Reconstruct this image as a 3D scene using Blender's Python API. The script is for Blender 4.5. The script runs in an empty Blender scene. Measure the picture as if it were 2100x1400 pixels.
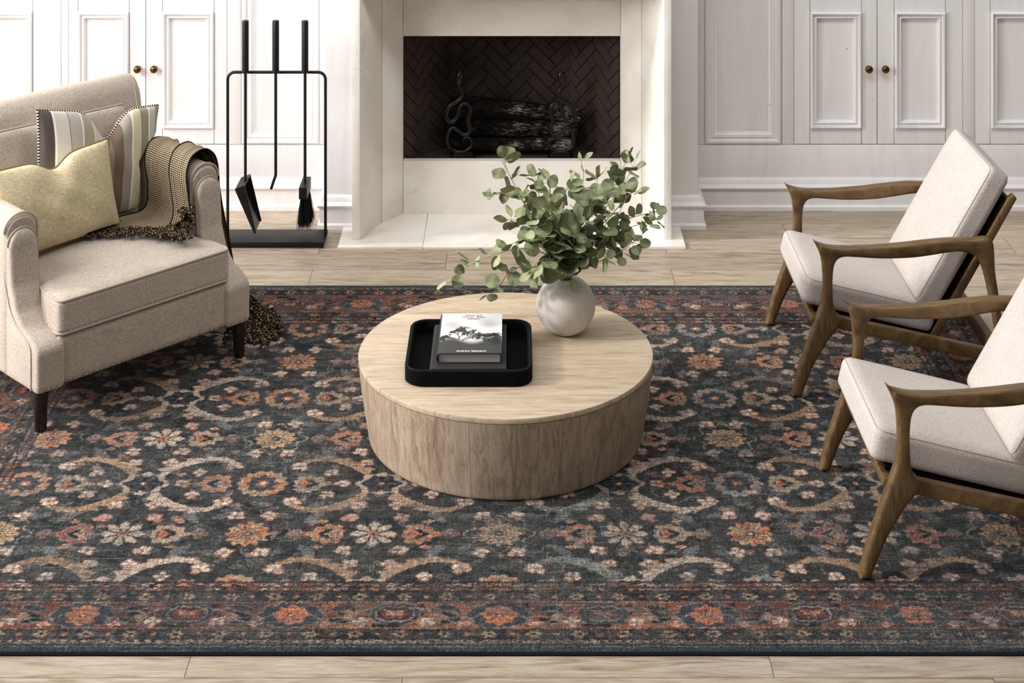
import bpy, bmesh, math, random
import numpy as np
from mathutils import Vector, Matrix
from mathutils.geometry import tessellate_polygon
random.seed(7); rng = np.random.default_rng(11)
C = bpy.context.scene.collection
R = math.radians
F, H, CX, HY = 3400.0, 2.85, 1049.5, 740.0        # focal length in px (2100 wide), eye height, axis, horizon

def G(px, py, z=0.0):
    d = (H - z) * F / (py + HY); return Vector(((px - CX) * d / F, d, z))
def at(px, py, d):
    return Vector(((px - CX) * d / F, d, H - (py + HY) * d / F))
def lin(r, g, b):
    f = lambda c: (c/255/12.92) if c/255 <= .04045 else ((c/255 + .055)/1.055)**2.4
    return (f(r), f(g), f(b), 1.0)

# ------------------------------------------------------------------ nodes
class NT:
    def __init__(s, name, rough=.6, spec=.3):
        s.m = bpy.data.materials.new(name); s.m.use_nodes = True
        s.t = s.m.node_tree; s.n = s.t.nodes; s.l = s.t.links
        s.b = s.n['Principled BSDF']; s.b.inputs['Roughness'].default_value = rough
        s.b.inputs['Specular IOR Level'].default_value = spec
    def new(s, typ, **kw):
        n = s.n.new(typ)
        for k, v in kw.items(): setattr(n, k, v)
        return n
    def put(s, sock, v):
        if hasattr(v, 'is_output'): s.l.new(v, sock)
        elif v is not None: sock.default_value = v
    def coord(s, kind='Object', scale=(1,1,1), loc=(0,0,0), rot=(0,0,0)):
        tc = s.new('ShaderNodeTexCoord'); mp = s.new('ShaderNodeMapping')
        mp.inputs['Scale'].default_value = scale; mp.inputs['Location'].default_value = loc
        mp.inputs['Rotation'].default_value = rot
        s.l.new(tc.outputs[kind], mp.inputs['Vector']); return mp.outputs['Vector']
    def noise(s, vec, scale=5, detail=4, rough=.55, dist=0):
        n = s.new('ShaderNodeTexNoise'); s.l.new(vec, n.inputs['Vector'])
        n.inputs['Scale'].default_value = scale; n.inputs['Detail'].default_value = detail
        n.inputs['Roughness'].default_value = rough; n.inputs['Distortion'].default_value = dist
        return n.outputs['Fac']
    def ramp(s, fac, stops, interp='LINEAR'):
        r = s.new('ShaderNodeValToRGB'); s.put(r.inputs['Fac'], fac); e = r.color_ramp.elements
        r.color_ramp.interpolation = interp
        while len(e) < len(stops): e.new(.5)
        for i, (p, c) in enumerate(stops): e[i].position = p; e[i].color = c if len(c) == 4 else (*c, 1)
        return r.outputs['Color']
    def mix(s, a, b, fac, mode='MIX'):
        n = s.new('ShaderNodeMix', data_type='RGBA', blend_type=mode)
        s.put(n.inputs[0], fac); s.put(n.inputs[6], a); s.put(n.inputs[7], b); return n.outputs[2]
    def math(s, op, a, b=None, c=None):
        n = s.new('ShaderNodeMath', operation=op)
        s.put(n.inputs[0], a)
        if b is not None: s.put(n.inputs[1], b)
        if c is not None: s.put(n.inputs[2], c)
        return n.outputs[0]
    def sep(s, vec):
        n = s.new('ShaderNodeSeparateXYZ'); s.l.new(vec, n.inputs[0]); return n.outputs
    def comb(s, x, y, z):
        n = s.new('ShaderNodeCombineXYZ')
        for i, v in enumerate((x, y, z)): s.put(n.inputs[i], v)
        return n.outputs[0]
    def rand(s, v):
        n = s.new('ShaderNodeTexWhiteNoise', noise_dimensions='1D'); s.put(n.inputs['W'], v); return n.outputs['Value']
    def base(s, c): s.put(s.b.inputs['Base Color'], c)
    def bump(s, h, strength=.3, dist=.01):
        n = s.new('ShaderNodeBump'); n.inputs['Strength'].default_value = strength; n.inputs['Distance'].default_value = dist
        s.l.new(h, n.inputs['Height']); s.l.new(n.outputs[0], s.b.inputs['Normal'])

M = {}
def flat(name, col, rough=.6, spec=.3, metal=0, noise=None):
    t = NT(name, rough, spec); t.b.inputs['Metallic'].default_value = metal
    if noise:
        f = t.noise(t.coord(), noise[0], 4)
        c = t.mix(tuple(x*(1-noise[1]) for x in col[:3])+(1,), tuple(min(1, x*(1+noise[1])) for x in col[:3])+(1,), f)
        t.base(c); t.bump(f, noise[2] if len(noise) > 2 else .1, .002)
    else: t.base(col)
    M[name] = t.m; return t.m

def m_floor():
    t = NT('oak_floor', .42, .35)
    v = t.coord('Object', loc=(0.3, -4.551 + 3*.1962 - .5886, 0))
    def brick(c1, c2, mo):
        br = t.new('ShaderNodeTexBrick', offset=.37, offset_frequency=2)
        t.l.new(v, br.inputs['Vector'])
        for k, val in (('Color1', c1), ('Color2', c2), ('Mortar', mo)): br.inputs[k].default_value = val
        br.inputs['Scale'].default_value = 1; br.inputs['Mortar Size'].default_value = .0014
        br.inputs['Mortar Smooth'].default_value = .2; br.inputs['Bias'].default_value = 0
        br.inputs['Brick Width'].default_value = 1.62; br.inputs['Row Height'].default_value = .1962
        return br
    b = brick((0, 0, 0, 1), (1, 1, 1, 1), (.5, .5, .5, 1))
    bw = t.sep(b.outputs['Color'])[0]
    off = t.math('MULTIPLY', bw, 7.3)
    g = t.new('ShaderNodeVectorMath', operation='ADD'); t.l.new(v, g.inputs[0]); t.l.new(t.comb(off, off, off), g.inputs[1])
    mp = t.new('ShaderNodeMapping'); t.l.new(g.outputs[0], mp.inputs['Vector']); mp.inputs['Scale'].default_value = (1.1, 10, 1)
    n1 = t.noise(mp.outputs[0], 3.2, 6, .62, 1.4)
    mp2 = t.new('ShaderNodeMapping'); t.l.new(g.outputs[0], mp2.inputs['Vector']); mp2.inputs['Scale'].default_value = (3, 90, 1)
    n2 = t.noise(mp2.outputs[0], 3, 3, .6)
    col = t.ramp(n1, [(.28, lin(128, 110, 90)), (.45, lin(180, 163, 142)), (.6, lin(198, 183, 164)), (.75, lin(164, 146, 124))])
    col = t.mix(col, t.ramp(n2, [(.35, lin(150, 128, 102)), (.6, lin(255, 255, 255))]), .35, 'MULTIPLY')
    col = t.mix(col, t.ramp(bw, [(0, (.80, .80, .80)), (1, (1.0, 1.0, 1.0))]), 1.0, 'MULTIPLY')
    col = t.mix(col, lin(92, 76, 58), b.outputs['Fac'])
    t.base(col); t.bump(n2, .08, .002); M['floor'] = t.m
m_floor()

def wood(name, cols, grain='X', plank=None, polar=False, gs=(1.2, 14), rough=.5, shade=.25, spec=.3, gap=True, dist=1.6):
    """weathered boards: grain along one object axis, boards side by side across it"""
    t = NT(name, rough, spec); v = t.coord(); x, y, z = t.sep(v)[:3]
    if polar:
        ang = t.math('ARCTAN2', y, x); across = t.math('MULTIPLY', ang, .45); along = z
    elif grain == 'X': along, across = x, y
    elif grain == 'Y': along, across = y, x
    else: along, across = z, t.math('ADD', x, y)
    if plank:
        q = t.math('DIVIDE', across, plank); fl = t.math('FLOOR', q); fr = t.math('FRACT', q); rnd = t.rand(fl)
        sh = t.math('MULTIPLY', rnd, 9.1)
    else: rnd = None; sh = 0.0
    vec = t.comb(t.math('MULTIPLY_ADD', along, gs[0], sh), t.math('MULTIPLY_ADD', across, gs[1], sh), t.math('MULTIPLY', z if grain != 'Z' and not polar else x, 2.0))
    n1 = t.noise(vec, 3.0, 7, .6, dist)
    vec2 = t.comb(t.math('MULTIPLY', along, gs[0]*4), t.math('MULTIPLY', across, gs[1]*9), t.math('MULTIPLY', z if grain != 'Z' else x, 20))
    n2 = t.noise(vec2, 3.0, 3, .7)
    col = t.ramp(n1, [(.25, cols[0]), (.45, cols[1]), (.62, cols[2]), (.8, cols[1])])
    col = t.mix(col, t.ramp(n2, [(.35, (.55, .52, .5)), (.58, (1, 1, 1))]), .45, 'MULTIPLY')
    if plank:
        col = t.mix(col, t.ramp(rnd, [(0, (1-shade,)*3), (1, (1, 1, 1))]), 1.0, 'MULTIPLY')
        if gap:
            e = t.math('LESS_THAN', t.math('MINIMUM', fr, t.math('SUBTRACT', 1.0, fr)), .008)
            col = t.mix(col, (cols[0][0]*.6, cols[0][1]*.6, cols[0][2]*.6, 1), t.math('MULTIPLY', e, .6))
    t.base(col); t.bump(n2, .12, .002); M[name] = t.m; return t.m

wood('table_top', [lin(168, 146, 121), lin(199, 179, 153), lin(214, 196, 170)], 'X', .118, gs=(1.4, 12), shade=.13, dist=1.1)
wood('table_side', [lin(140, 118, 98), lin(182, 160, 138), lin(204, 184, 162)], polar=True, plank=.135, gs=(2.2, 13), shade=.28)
wood('walnut', [lin(62, 43, 24), lin(95, 72, 43), lin(116, 91, 57)], 'X', None, gs=(2.5, 26), rough=.42, spec=.4)
wood('walnut_upright', [lin(62, 43, 24), lin(95, 72, 43), lin(116, 91, 57)], 'Z', None, gs=(2.5, 26), rough=.42, spec=.4)
wood('espresso_wood', [lin(16, 11, 9), lin(26, 19, 15), lin(36, 27, 21)], 'Z', None, gs=(3, 30), rough=.3, spec=.5)

def m_paint():
    t = NT('white_paint', .45, .35); v = t.coord()
    g = t.coord('Object', scale=(6, 6, .7)); n1 = t.noise(g, 3, 5, .6, .8)
    n2 = t.noise(v, 26, 6, .75); n3 = t.noise(t.coord('Object', scale=(1, 1, .35)), 70, 3, .6)
    col = t.ramp(n1, [(.3, lin(231, 229, 228)), (.55, lin(239, 237, 237)), (.8, lin(235, 233, 232))])
    chip = t.math('MULTIPLY', t.math('GREATER_THAN', n2, .675), t.math('GREATER_THAN', n3, .54))
    col = t.mix(col, lin(120, 108, 98), t.math('MULTIPLY', chip, .75))
    t.base(col); t.bump(n1, .05, .003); M['paint'] = t.m
m_paint()

def m_marble():
    t = NT('cream_marble', .32, .4); v = t.coord()
    n1 = t.noise(v, 2.2, 6, .6, 1.2); n2 = t.noise(v, 5.5, 10, .68, 2.2); n3 = t.noise(v, 1.6, 3, .5)
    col = t.ramp(n1, [(.3, lin(226, 219, 208)), (.5, lin(238, 233, 225)), (.7, lin(244, 241, 236))])
    vein = t.ramp(n2, [(.485, (0, 0, 0)), (.5, (1, 1, 1)), (.515, (0, 0, 0))])
    vm = t.math('MULTIPLY', t.sep(vein)[0], t.math('MULTIPLY', t.math('GREATER_THAN', n3, .56), .35))
    col = t.mix(col, lin(176, 160, 140), vm); t.base(col); M['marble'] = t.m
m_marble()

def m_cloth(name, c_dark, c_light, freq=860, bump=.35, blotch=.10, mix=.75):
    """woven upholstery: broken twill made of two crossed waves"""
    t = NT(name, .92, .1); v = t.coord(); x, y, z = t.sep(v)[:3]
    a = t.math('ADD', t.math('MULTIPLY', t.math('ADD', x, y), .85), z)
    b = t.math('ADD', t.math('SUBTRACT', x, y), t.math('MULTIPLY', z, .3))
    zz = t.math('PINGPONG', t.math('MULTIPLY', b, 20.0), .5)
    w = t.math('SINE', t.math('ADD', t.math('MULTIPLY', a, freq), t.math('MULTIPLY', zz, 4.0)))
    w2 = t.math('SINE', t.math('MULTIPLY', b, freq*1.13))
    f = t.math('MULTIPLY_ADD', t.math('MULTIPLY', w, w2), .5, .5)
    n = t.noise(v, 380, 3, .6); bl = t.noise(v, 7, 3)
    f = t.math('ADD', t.math('MULTIPLY', f, .6), t.math('MULTIPLY', n, .4))
    f = t.math('ADD', f, t.math('MULTIPLY', t.math('SUBTRACT', t.noise(v, 130, 2, .5), .5), .55))
    col = t.ramp(f, [(.22, c_dark), (.55, c_light)])
    col = t.mix(col, t.ramp(bl, [(.3, (1-blotch,)*3), (.7, (1, 1, 1))]), 1.0, 'MULTIPLY')
    t.base(col); t.bump(f, bump, .003); M[name] = t.m
    t.b.inputs['Sheen Weight'].default_value = 0.0 if 'leather' in name else .2
m_cloth('tweed', lin(122, 110, 99), lin(206, 192, 177), freq=980, bump=.18)
def m_boucle():
    t = NT('boucle', .95, .08); v = t.coord(); n = t.noise(t.coord('Object', scale=(1, 1.6, 1)), 210, 4, .65, .6); b = t.noise(v, 6, 3); d = t.noise(v, 520, 2, .6)
    c = t.ramp(n, [(.3, lin(170, 160, 154)), (.5, lin(206, 197, 191)), (.68, lin(222, 214, 207))])
    c = t.mix(c, t.ramp(d, [(.36, (.72, .70, .69)), (.5, (1, 1, 1))]), .5, 'MULTIPLY')
    c = t.mix(c, t.ramp(b, [(.3, (.92,)*3), (.7, (1, 1, 1))]), 1.0, 'MULTIPLY'); t.base(c); t.bump(n, .55, .004); M['boucle'] = t.m
m_boucle()
def m_linen():
    t = NT('cream_linen', .9, .1); a = t.noise(t.coord('Object', scale=(1, 1, .16)), 330, 3, .6); b = t.noise(t.coord('Object', scale=(.16, .16, 1)), 330, 3, .6); l = t.noise(t.coord(), 9, 3)
    f = t.math('ADD', t.math('MULTIPLY', a, .5), t.math('MULTIPLY', b, .5)); c = t.ramp(f, [(.36, lin(176, 158, 122)), (.5, lin(208, 193, 158)), (.64, lin(226, 213, 182))])
    c = t.mix(c, t.ramp(l, [(.3, (.93, .93, .92)), (.7, (1, 1, 1))]), 1.0, 'MULTIPLY'); t.base(c); t.bump(f, .25, .002); M['linen_cream'] = t.m
m_linen()
m_cloth('leather_pebble', lin(5, 5, 5), lin(13, 13, 14), freq=900, bump=.2)

def m_stripes():
    t = NT('satin_stripes', .42, .35); uv = t.coord('UV'); x = t.sep(uv)[0]
    seq = [(0, (82, 72, 68)), (.085, (240, 240, 232)), (.098, (210, 204, 193)), (.20, (48, 44, 40)), (.206, (186, 180, 172)),
           (.30, (240, 240, 232)), (.312, (170, 162, 140)), (.40, (236, 234, 226)), (.41, (198, 192, 178)), (.50, (146, 128, 112)), (.56, (118, 98, 80)),
           (.645, (70, 58, 48)), (.65, (160, 148, 138)), (.73, (240, 238, 226)), (.742, (206, 200, 168)), (.815, (50, 46, 40)),
           (.82, (150, 142, 118)), (.885, (240, 238, 228)), (.897, (192, 190, 172)), (.955, (142, 134, 118))]
    t.base(t.ramp(x, [(p, lin(*c)) for p, c in seq], 'CONSTANT')); M['stripes'] = t.m
    t.bump(t.noise(t.coord(), 9, 3), .15, .01)
    t = NT('check_cord', .8, .1); u = t.sep(t.coord('UV'))[0]
    k = t.math('GREATER_THAN', t.math('FRACT', t.math('MULTIPLY', u, 85.0)), .5)
    t.base(t.mix(lin(30, 28, 26), lin(225, 220, 208), k)); M['check_cord'] = t.m
m_stripes()

def m_throw():
    t = NT('throw_weave', .95, .05); uv = t.coord('UV'); x, y = t.sep(uv)[:2]
    p = 1/.0078
    fx = t.math('ABSOLUTE', t.math('SUBTRACT', t.math('FRACT', t.math('MULTIPLY', x, p)), .5))
    fy = t.math('ABSOLUTE', t.math('SUBTRACT', t.math('FRACT', t.math('MULTIPLY', y, p)), .5))
    dot = t.math('LESS_THAN', t.math('MAXIMUM', fx, fy), .26)
    line = t.math('LESS_THAN', t.math('MINIMUM', fx, fy), .26)
    c = t.mix(lin(26, 20, 16), lin(80, 63, 46), line)
    c = t.mix(c, lin(214, 198, 166), dot)
    t.base(c); t.bump(t.math('MAXIMUM', fx, fy), .4, .004); M['throw'] = t.m
    t = NT('fringe_yarn', .95, .05); f = t.noise(t.coord(), 160, 2)
    t.base(t.ramp(f, [(.4, lin(22, 17, 14)), (.56, lin(40, 31, 24)), (.66, lin(196, 176, 140))])); M['fringe'] = t.m
m_throw()
def m_vase():
    t = NT('plaster_vase', .75, .2); v = t.coord(); n = t.noise(v, 14, 6, .65); n2 = t.noise(v, 240, 3, .6)
    c = t.ramp(n, [(.25, lin(192, 184, 175)), (.5, lin(206, 199, 190)), (.75, lin(218, 212, 203))])
    c = t.mix(c, t.ramp(n2, [(.35, (.86, .86, .86)), (.6, (1, 1, 1))]), .6, 'MULTIPLY'); t.base(c)
    t.bump(n2, .25, .002); M['vase'] = t.m
m_vase()
def m_leaf():
    t = NT('eucalyptus_leaf', .6, .25); a = t.new('ShaderNodeAttribute', attribute_name='tint')
    t.base(a.outputs['Color']); t.b.inputs['Subsurface Weight'].default_value = 0; M['leaf'] = t.m
m_leaf()
def m_log():
    t = NT('charred_bark', .95, .1); n = t.noise(t.coord('Object', scale=(1.5, 7, 7)), 18, 8, .8); n2 = t.noise(t.coord(), 6, 3)
    v = t.math('MULTIPLY', n, t.math('ADD', n2, .5))
    t.base(t.ramp(v, [(.46, lin(12, 11, 10)), (.56, lin(36, 33, 31)), (.64, lin(150, 144, 138))])); t.bump(n, .9, .012); M['bark'] = t.m
m_log()
def m_brick():
    t = NT('fire_brick', .85, .15); n = t.noise(t.coord(), 5, 6, .7); n2 = t.noise(t.coord(), 90, 3, .7)
    c = t.ramp(n, [(.3, lin(44, 37, 33)), (.6, lin(66, 56, 50)), (.8, lin(58, 49, 44))])
    c = t.mix(c, t.ramp(n2, [(.4, (.8, .8, .8)), (.72, (1.15, 1.1, 1.1))]), .7, 'MULTIPLY'); t.base(c); t.bump(n2, .3, .002); M['brick'] = t.m
m_brick()
flat('mortar', lin(30, 26, 24), .95, .1, noise=(60, .3))
flat('black_iron', lin(13, 13, 13), .5, .35, noise=(120, .25, .12))
flat('cast_iron', lin(7, 7, 7), .3, .4)
flat('bristle', lin(12, 12, 12), .8, .2)
flat('aged_brass', lin(104, 76, 38), .3, .5, 1.0)
flat('page_paper', lin(172, 166, 164), .8, .2)
flat('cover_black', lin(44, 44, 45), .6, .3, noise=(300, .5, .2))
flat('ink_black', lin(46, 44, 44), .6); flat('ink_red', lin(196, 62, 56), .6); flat('ink_white', lin(240, 240, 238), .6)
flat('stem_green', lin(150, 154, 104), .6, .3, noise=(60, .2)); flat('stem_brown', lin(88, 72, 50), .7, .2)
flat('dark_gap', lin(16, 12, 9), .9, .1)
flat('rug_binding', lin(30, 32, 35), .95, .05, noise=(300, .5, .4))
flat('grey_stitch', lin(70, 70, 72), .8, .2)
flat('piping_tweed', lin(176, 164, 150), .9, .1, noise=(420, .35, .3))
flat('piping_cord', lin(120, 104, 72), .9, .1, noise=(300, .5, .3))
flat('hem_dark', lin(26, 20, 16), .95, .05)
flat('boucle_seam', lin(176, 167, 160), .9, .1)

# ------------------------------------------------------------------ objects
def link(name, me, mat=None, parent=None, loc=None, kind=None):
    o = bpy.data.objects.new(name, me); C.objects.link(o)
    if me is not None and mat is not None:
        for m in (mat if isinstance(mat, (list, tuple)) else [mat]): me.materials.append(M[m])
    if parent is not None: o.parent = parent
    if loc is not None: o.location = loc
    if kind: o['kind'] = kind
    return o
def thing(name, label, cat, loc=(0, 0, 0), rz=0, group=None):
    o = bpy.data.objects.new(name, None); C.objects.link(o); o.location = loc; o.rotation_euler = (0, 0, rz)
    o.empty_display_size = .1; return tag(o, label, cat, group)
def tag(o, label, cat, group=None):
    o['label'] = label; o['category'] = cat
    if group: o['group'] = group
    return o
def mesh(name, v, f, smooth=True, uv=None):
    me = bpy.data.meshes.new(name); me.from_pydata([tuple(p) for p in v], [], f); me.validate(); me.update()
    if smooth: me.polygons.foreach_set('use_smooth', [True]*len(me.polygons))
    if uv is not None:
        l = me.uv_layers.new(name='UVMap'); idx = np.empty(len(me.loops), int); me.loops.foreach_get('vertex_index', idx)
        l.data.foreach_set('uv', np.asarray(uv, float)[idx].ravel())
    return me
def bm_mesh(bm, name, smooth=False):
    bmesh.ops.recalc_face_normals(bm, faces=bm.faces); me = bpy.data.meshes.new(name); bm.to_mesh(me); bm.free()
    if smooth: me.polygons.foreach_set('use_smooth', [True]*len(me.polygons))
    return me
class Geo:
    """collects verts / faces of ONE part"""
    def __init__(s): s.v = []; s.f = []; s.uv = []
    def add(s, v, f, uv=None):
        b = len(s.v); s.v += [Vector(p) for p in v]; s.f += [tuple(i+b for i in q) for q in f]
        s.uv += list(uv) if uv is not None else [(0, 0)]*len(v); return s
    def box(s, x0, x1, y0, y1, z0, z1):
        v = [(x, y, z) for x in (x0, x1) for y in (y0, y1) for z in (z0, z1)]
        return s.add(v, [(0, 1, 3, 2), (4, 6, 7, 5), (0, 4, 5, 1), (2, 3, 7, 6), (0, 2, 6, 4), (1, 5, 7, 3)])
    def prism(s, poly, fn, t0, t1):
        n = len(poly); v = [fn(a, b, t0) for a, b in poly] + [fn(a, b, t1) for a, b in poly]
        return s.add(v, [tuple(range(n))[::-1], tuple(range(n, 2*n))] + [(i, (i+1) % n, n+(i+1) % n, n+i) for i in range(n)])
    def tube(s, pts, rad, n=8, flat_=None, caps=True):
        pts = [Vector(p) for p in pts]; m = len(pts)
        if not hasattr(rad, '__len__'): rad = [rad]*m
        t0 = (pts[1]-pts[0]).normalized(); up = Vector((0, 0, 1)) if abs(t0.z) < .9 else Vector((1, 0, 0))
        nrm = t0.cross(up).normalized(); v = []; uv = []; L = 0
        for i, p in enumerate(pts):
            t = (pts[min(i+1, m-1)] - pts[max(i-1, 0)])
            t = t.normalized() if t.length > 1e-9 else t0
            nrm = (nrm - t*nrm.dot(t))
            nrm = nrm.normalized() if nrm.length > 1e-6 else t.orthogonal().normalized()
            bn = t.cross(nrm)
            if i: L += (p-pts[i-1]).length
            for k in range(n):
                a = 2*math.pi*k/n; v.append(p + (nrm*math.cos(a) + bn*math.sin(a))*rad[i]); uv.append((L, k/n))
        f = [(i*n+k, i*n+(k+1) % n, (i+1)*n+(k+1) % n, (i+1)*n+k) for i in range(m-1) for k in range(n)]
        if caps: f += [tuple(range(n))[::-1], tuple(range((m-1)*n, m*n))]
        return s.add(v, f, uv)
    def loft(s, loops, caps=True, closed=True):
        n = len(loops[0]); m = len(loops); v = [p for lp in loops for p in lp]; kk = n if closed else n-1
        f = [(i*n+k, i*n+(k+1) % n, (i+1)*n+(k+1) % n, (i+1)*n+k) for i in range(m-1) for k in range(kk)]
        if caps: f += [tuple(range(n))[::-1], tuple(range((m-1)*n, m*n))]
        return s.add(v, f)
    def build(s, name, mat, parent=None, smooth=True, bevel=None, kind=None, uv=False, loc=None, fix=True):
        me = mesh(name, s.v, s.f, smooth, s.uv if uv else None)
        if bevel or fix:
            bm = bmesh.new(); bm.from_mesh(me)
            if bevel: bmesh.ops.bevel(bm, geom=[e for e in bm.edges if len(e.link_faces) == 2 and e.calc_face_angle(0) > .5], offset=bevel[0], segments=bevel[1], profile=.5, affect='EDGES', clamp_overlap=True)
            if fix: bmesh.ops.recalc_face_normals(bm, faces=bm.faces)
            bm.to_mesh(me); bm.free()
        if smooth:
            me.polygons.foreach_set('use_smooth', [True]*len(me.polygons)); sharp(me, 40)
        return link(name, me, mat, parent, loc, kind)
def sharp(me, deg=40):
    bm = bmesh.new(); bm.from_mesh(me)
    for e in bm.edges:
        if len(e.link_faces) == 2: e.smooth = e.calc_face_angle(0) < R(deg)
    bm.to_mesh(me); bm.free()
def spline(pts, n=8, closed=False):
    P = [np.array(p, float) for p in pts]; out = []; m = len(P)
    rngs = range(m) if closed else range(m-1)
    for i in rngs:
        g = (lambda k: P[k % m]) if closed else (lambda k: P[max(0, min(m-1, k))])
        a, b, c, d = g(i-1), g(i), g(i+1), g(i+2)
        for k in range(n):
            t = k/n; out.append(.5*((2*b) + (-a+c)*t + (2*a-5*b+4*c-d)*t*t + (-a+3*b-3*c+d)*t**3))
    if not closed: out.append(P[-1])
    return out
def rbox(x, y, z, r, n=10, crown=0.0, fn=None):
    """rounded box with crowned top and bottom, half sizes x y z"""
    bm = bmesh.new(); bmesh.ops.create_cube(bm, size=2); bmesh.ops.subdivide_edges(bm, edges=bm.edges, cuts=n, use_grid_fill=True)
    hs = Vector((x, y, z))
    for v in bm.verts:
        q = []
        for i in range(3):
            a = v.co[i]; q.append(math.copysign(abs(a)**.75, a)*hs[i])
        q = Vector(q); inn = Vector([max(-(hs[i]-r), min(hs[i]-r, q[i])) for i in range(3)]); dl = q-inn
        v.co = inn + (dl.normalized()*r if dl.length > 1e-9 else dl)
        w = (1-min(1, abs(v.co.x)/x)**2.2)*(1-min(1, abs(v.co.y)/y)**2.2)
        v.co.z += math.copysign(crown*w, v.co.z) if abs(v.co.z) > z-r*1.01 else 0
        if fn: v.co = fn(v.co)
    return bm
def round_prism(outline, hw, r, fn, n=5, k=.62):
    """2-D outline turned into a rounded bar; thin places (horns, feet) get thinner across as well"""
    P = [Vector((a, b)) for a, b in outline]; m = len(P)
    area = sum(P[i].x*P[(i+1) % m].y - P[(i+1) % m].x*P[i].y for i in range(m))
    if area < 0: P.reverse()
    N = []
    for i in range(m):
        e1 = (P[i]-P[i-1]).normalized(); e2 = (P[(i+1) % m]-P[i]).normalized(); t = (e1+e2)
        t = t.normalized() if t.length > 1e-6 else e2
        N.append(Vector((-t.y, t.x)))
    th = []
    for i in range(m):
        best = 1.0
        for j in range(m):
            a, b = P[j], P[(j+1) % m]
            if i in (j, (j+1) % m): continue
            e = b-a; den = N[i].x*e.y - N[i].y*e.x
            if abs(den) < 1e-12: continue
            w = a-P[i]; s = (w.x*e.y-w.y*e.x)/den; u = (w.x*N[i].y-w.y*N[i].x)/den
            if s > 1e-4 and -.001 <= u <= 1.001: best = min(best, s)
        th.append(best)
    th = [min(th[(i+q) % m] for q in (-1, 0, 1))*.5 + th[i]*.5 for i in range(m)]
    loops = []
    for j in range(2*n+1):
        a = math.pi*j/(2*n); lp = []
        for i in range(m):
            ri = min(r, .42*th[i]); h = min(hw, k*th[i]+.002); rr = min(ri, h)
            q = P[i] + N[i]*(ri*(1-math.sin(a))); y = -math.cos(a)
            yy = -(h-rr) + y*rr if j < n else ((h-rr) + y*rr if j > n else 0)
            lp.append(fn(q.x, q.y, yy))
        loops.append(lp)
    g = Geo(); g.loft(loops, caps=False)
    bm = bmesh.new(); vs = [bm.verts.new(p) for p in g.v]
    for f in g.f: bm.faces.new([vs[i] for i in f])
    for base in (0, 2*n*m):
        flatp = [Vector((P[i].x + N[i].x*min(r, .42*th[i]), P[i].y + N[i].y*min(r, .42*th[i]), 0)) for i in range(m)]
        for tri in tessellate_polygon([flatp]):
            if len(set(tri)) == 3:
                try: bm.faces.new([vs[base+i] for i in tri])
                except ValueError: pass
    bmesh.ops.recalc_face_normals(bm, faces=bm.faces); return bm
def cut(bm, co, no):
    """keep the half of a copy on the +no side"""
    b = bm.copy(); bmesh.ops.bisect_plane(b, geom=b.verts[:]+b.edges[:]+b.faces[:], plane_co=co, plane_no=no, clear_inner=True)
    bmesh.ops.holes_fill(b, edges=[e for e in b.edges if e.is_boundary]); return b
def lathe(prof, n=64):
    g = Geo(); g.loft([[(r*math.cos(2*math.pi*k/n), r*math.sin(2*math.pi*k/n), z) for k in range(n)] for r, z in prof]); return g
def rrect(hx, hy, r, n=6):
    out = []
    for cx, cy, a0 in ((hx-r, hy-r, 0), (-(hx-r), hy-r, 90), (-(hx-r), -(hy-r), 180), (hx-r, -(hy-r), 270)):
        for k in range(n+1):
            a = R(a0+90*k/n); out.append((cx+r*math.cos(a), cy+r*math.sin(a)))
    return out
# ------------------------------------------------------------------ camera, light
cam = bpy.data.cameras.new('camera'); co = bpy.data.objects.new('camera', cam); C.objects.link(co)
co.location = (0, 0, H); co.rotation_euler = (R(90), 0, 0); cam.sensor_width = 36; cam.lens = 36*F/2100
cam.shift_x = .5/2100; cam.shift_y = -(700+HY)/2100; cam.clip_end = 60
bpy.context.scene.camera = co
sc = bpy.context.scene
sc.view_settings.view_transform = 'Standard'; sc.view_settings.look = 'None'; sc.view_settings.exposure = 0; sc.view_settings.gamma = 1
w = bpy.data.worlds.new('daylight'); sc.world = w; w.use_nodes = True
nt = w.node_tree; bg = nt.nodes['Background']; bg.inputs[0].default_value = (1.0, .99, .985, 1)
tc = nt.nodes.new('ShaderNodeTexCoord'); dt = nt.nodes.new('ShaderNodeVectorMath'); dt.operation = 'DOT_PRODUCT'; dt.inputs[1].default_value = (-.64, .30, .71)
mr = nt.nodes.new('ShaderNodeMapRange'); mr.inputs[1].default_value = -.35; mr.inputs[2].default_value = 1; mr.inputs[3].default_value = .07; mr.inputs[4].default_value = 1.0
nt.links.new(tc.outputs['Generated'], dt.inputs[0]); nt.links.new(dt.outputs['Value'], mr.inputs[0]); nt.links.new(mr.outputs[0], bg.inputs[1])
def lamp(name, typ, loc, direction, energy, color=(1, 1, 1), **kw):
    l = bpy.data.lights.new(name, typ); l.energy = energy; l.color = color
    for k, v in kw.items(): setattr(l, k, v)
    o = bpy.data.objects.new(name, l); C.objects.link(o); o.location = loc
    o.rotation_euler = Vector(direction).to_track_quat('-Z', 'Y').to_euler(); return o
lamp('sun', 'SUN', (-6, 2, 5), (.88, .12, -.42), 2.0, (1, .97, .94), angle=R(5))
lamp('window_light', 'AREA', (-4.2, 5.6, 2.3), (1, .05, -.35), 100, (1, .98, .96), shape='RECTANGLE', size=4.0, size_y=2.4)
lamp('back_wall_fill', 'AREA', (-3.6, 5.2, 2.7), (.55, 1, -.42), 100, (1, .99, .98), shape='RECTANGLE', size=1.6, size_y=1.6)  # added fill lamp, not a window: brightens the back wall, mostly its left

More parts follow.
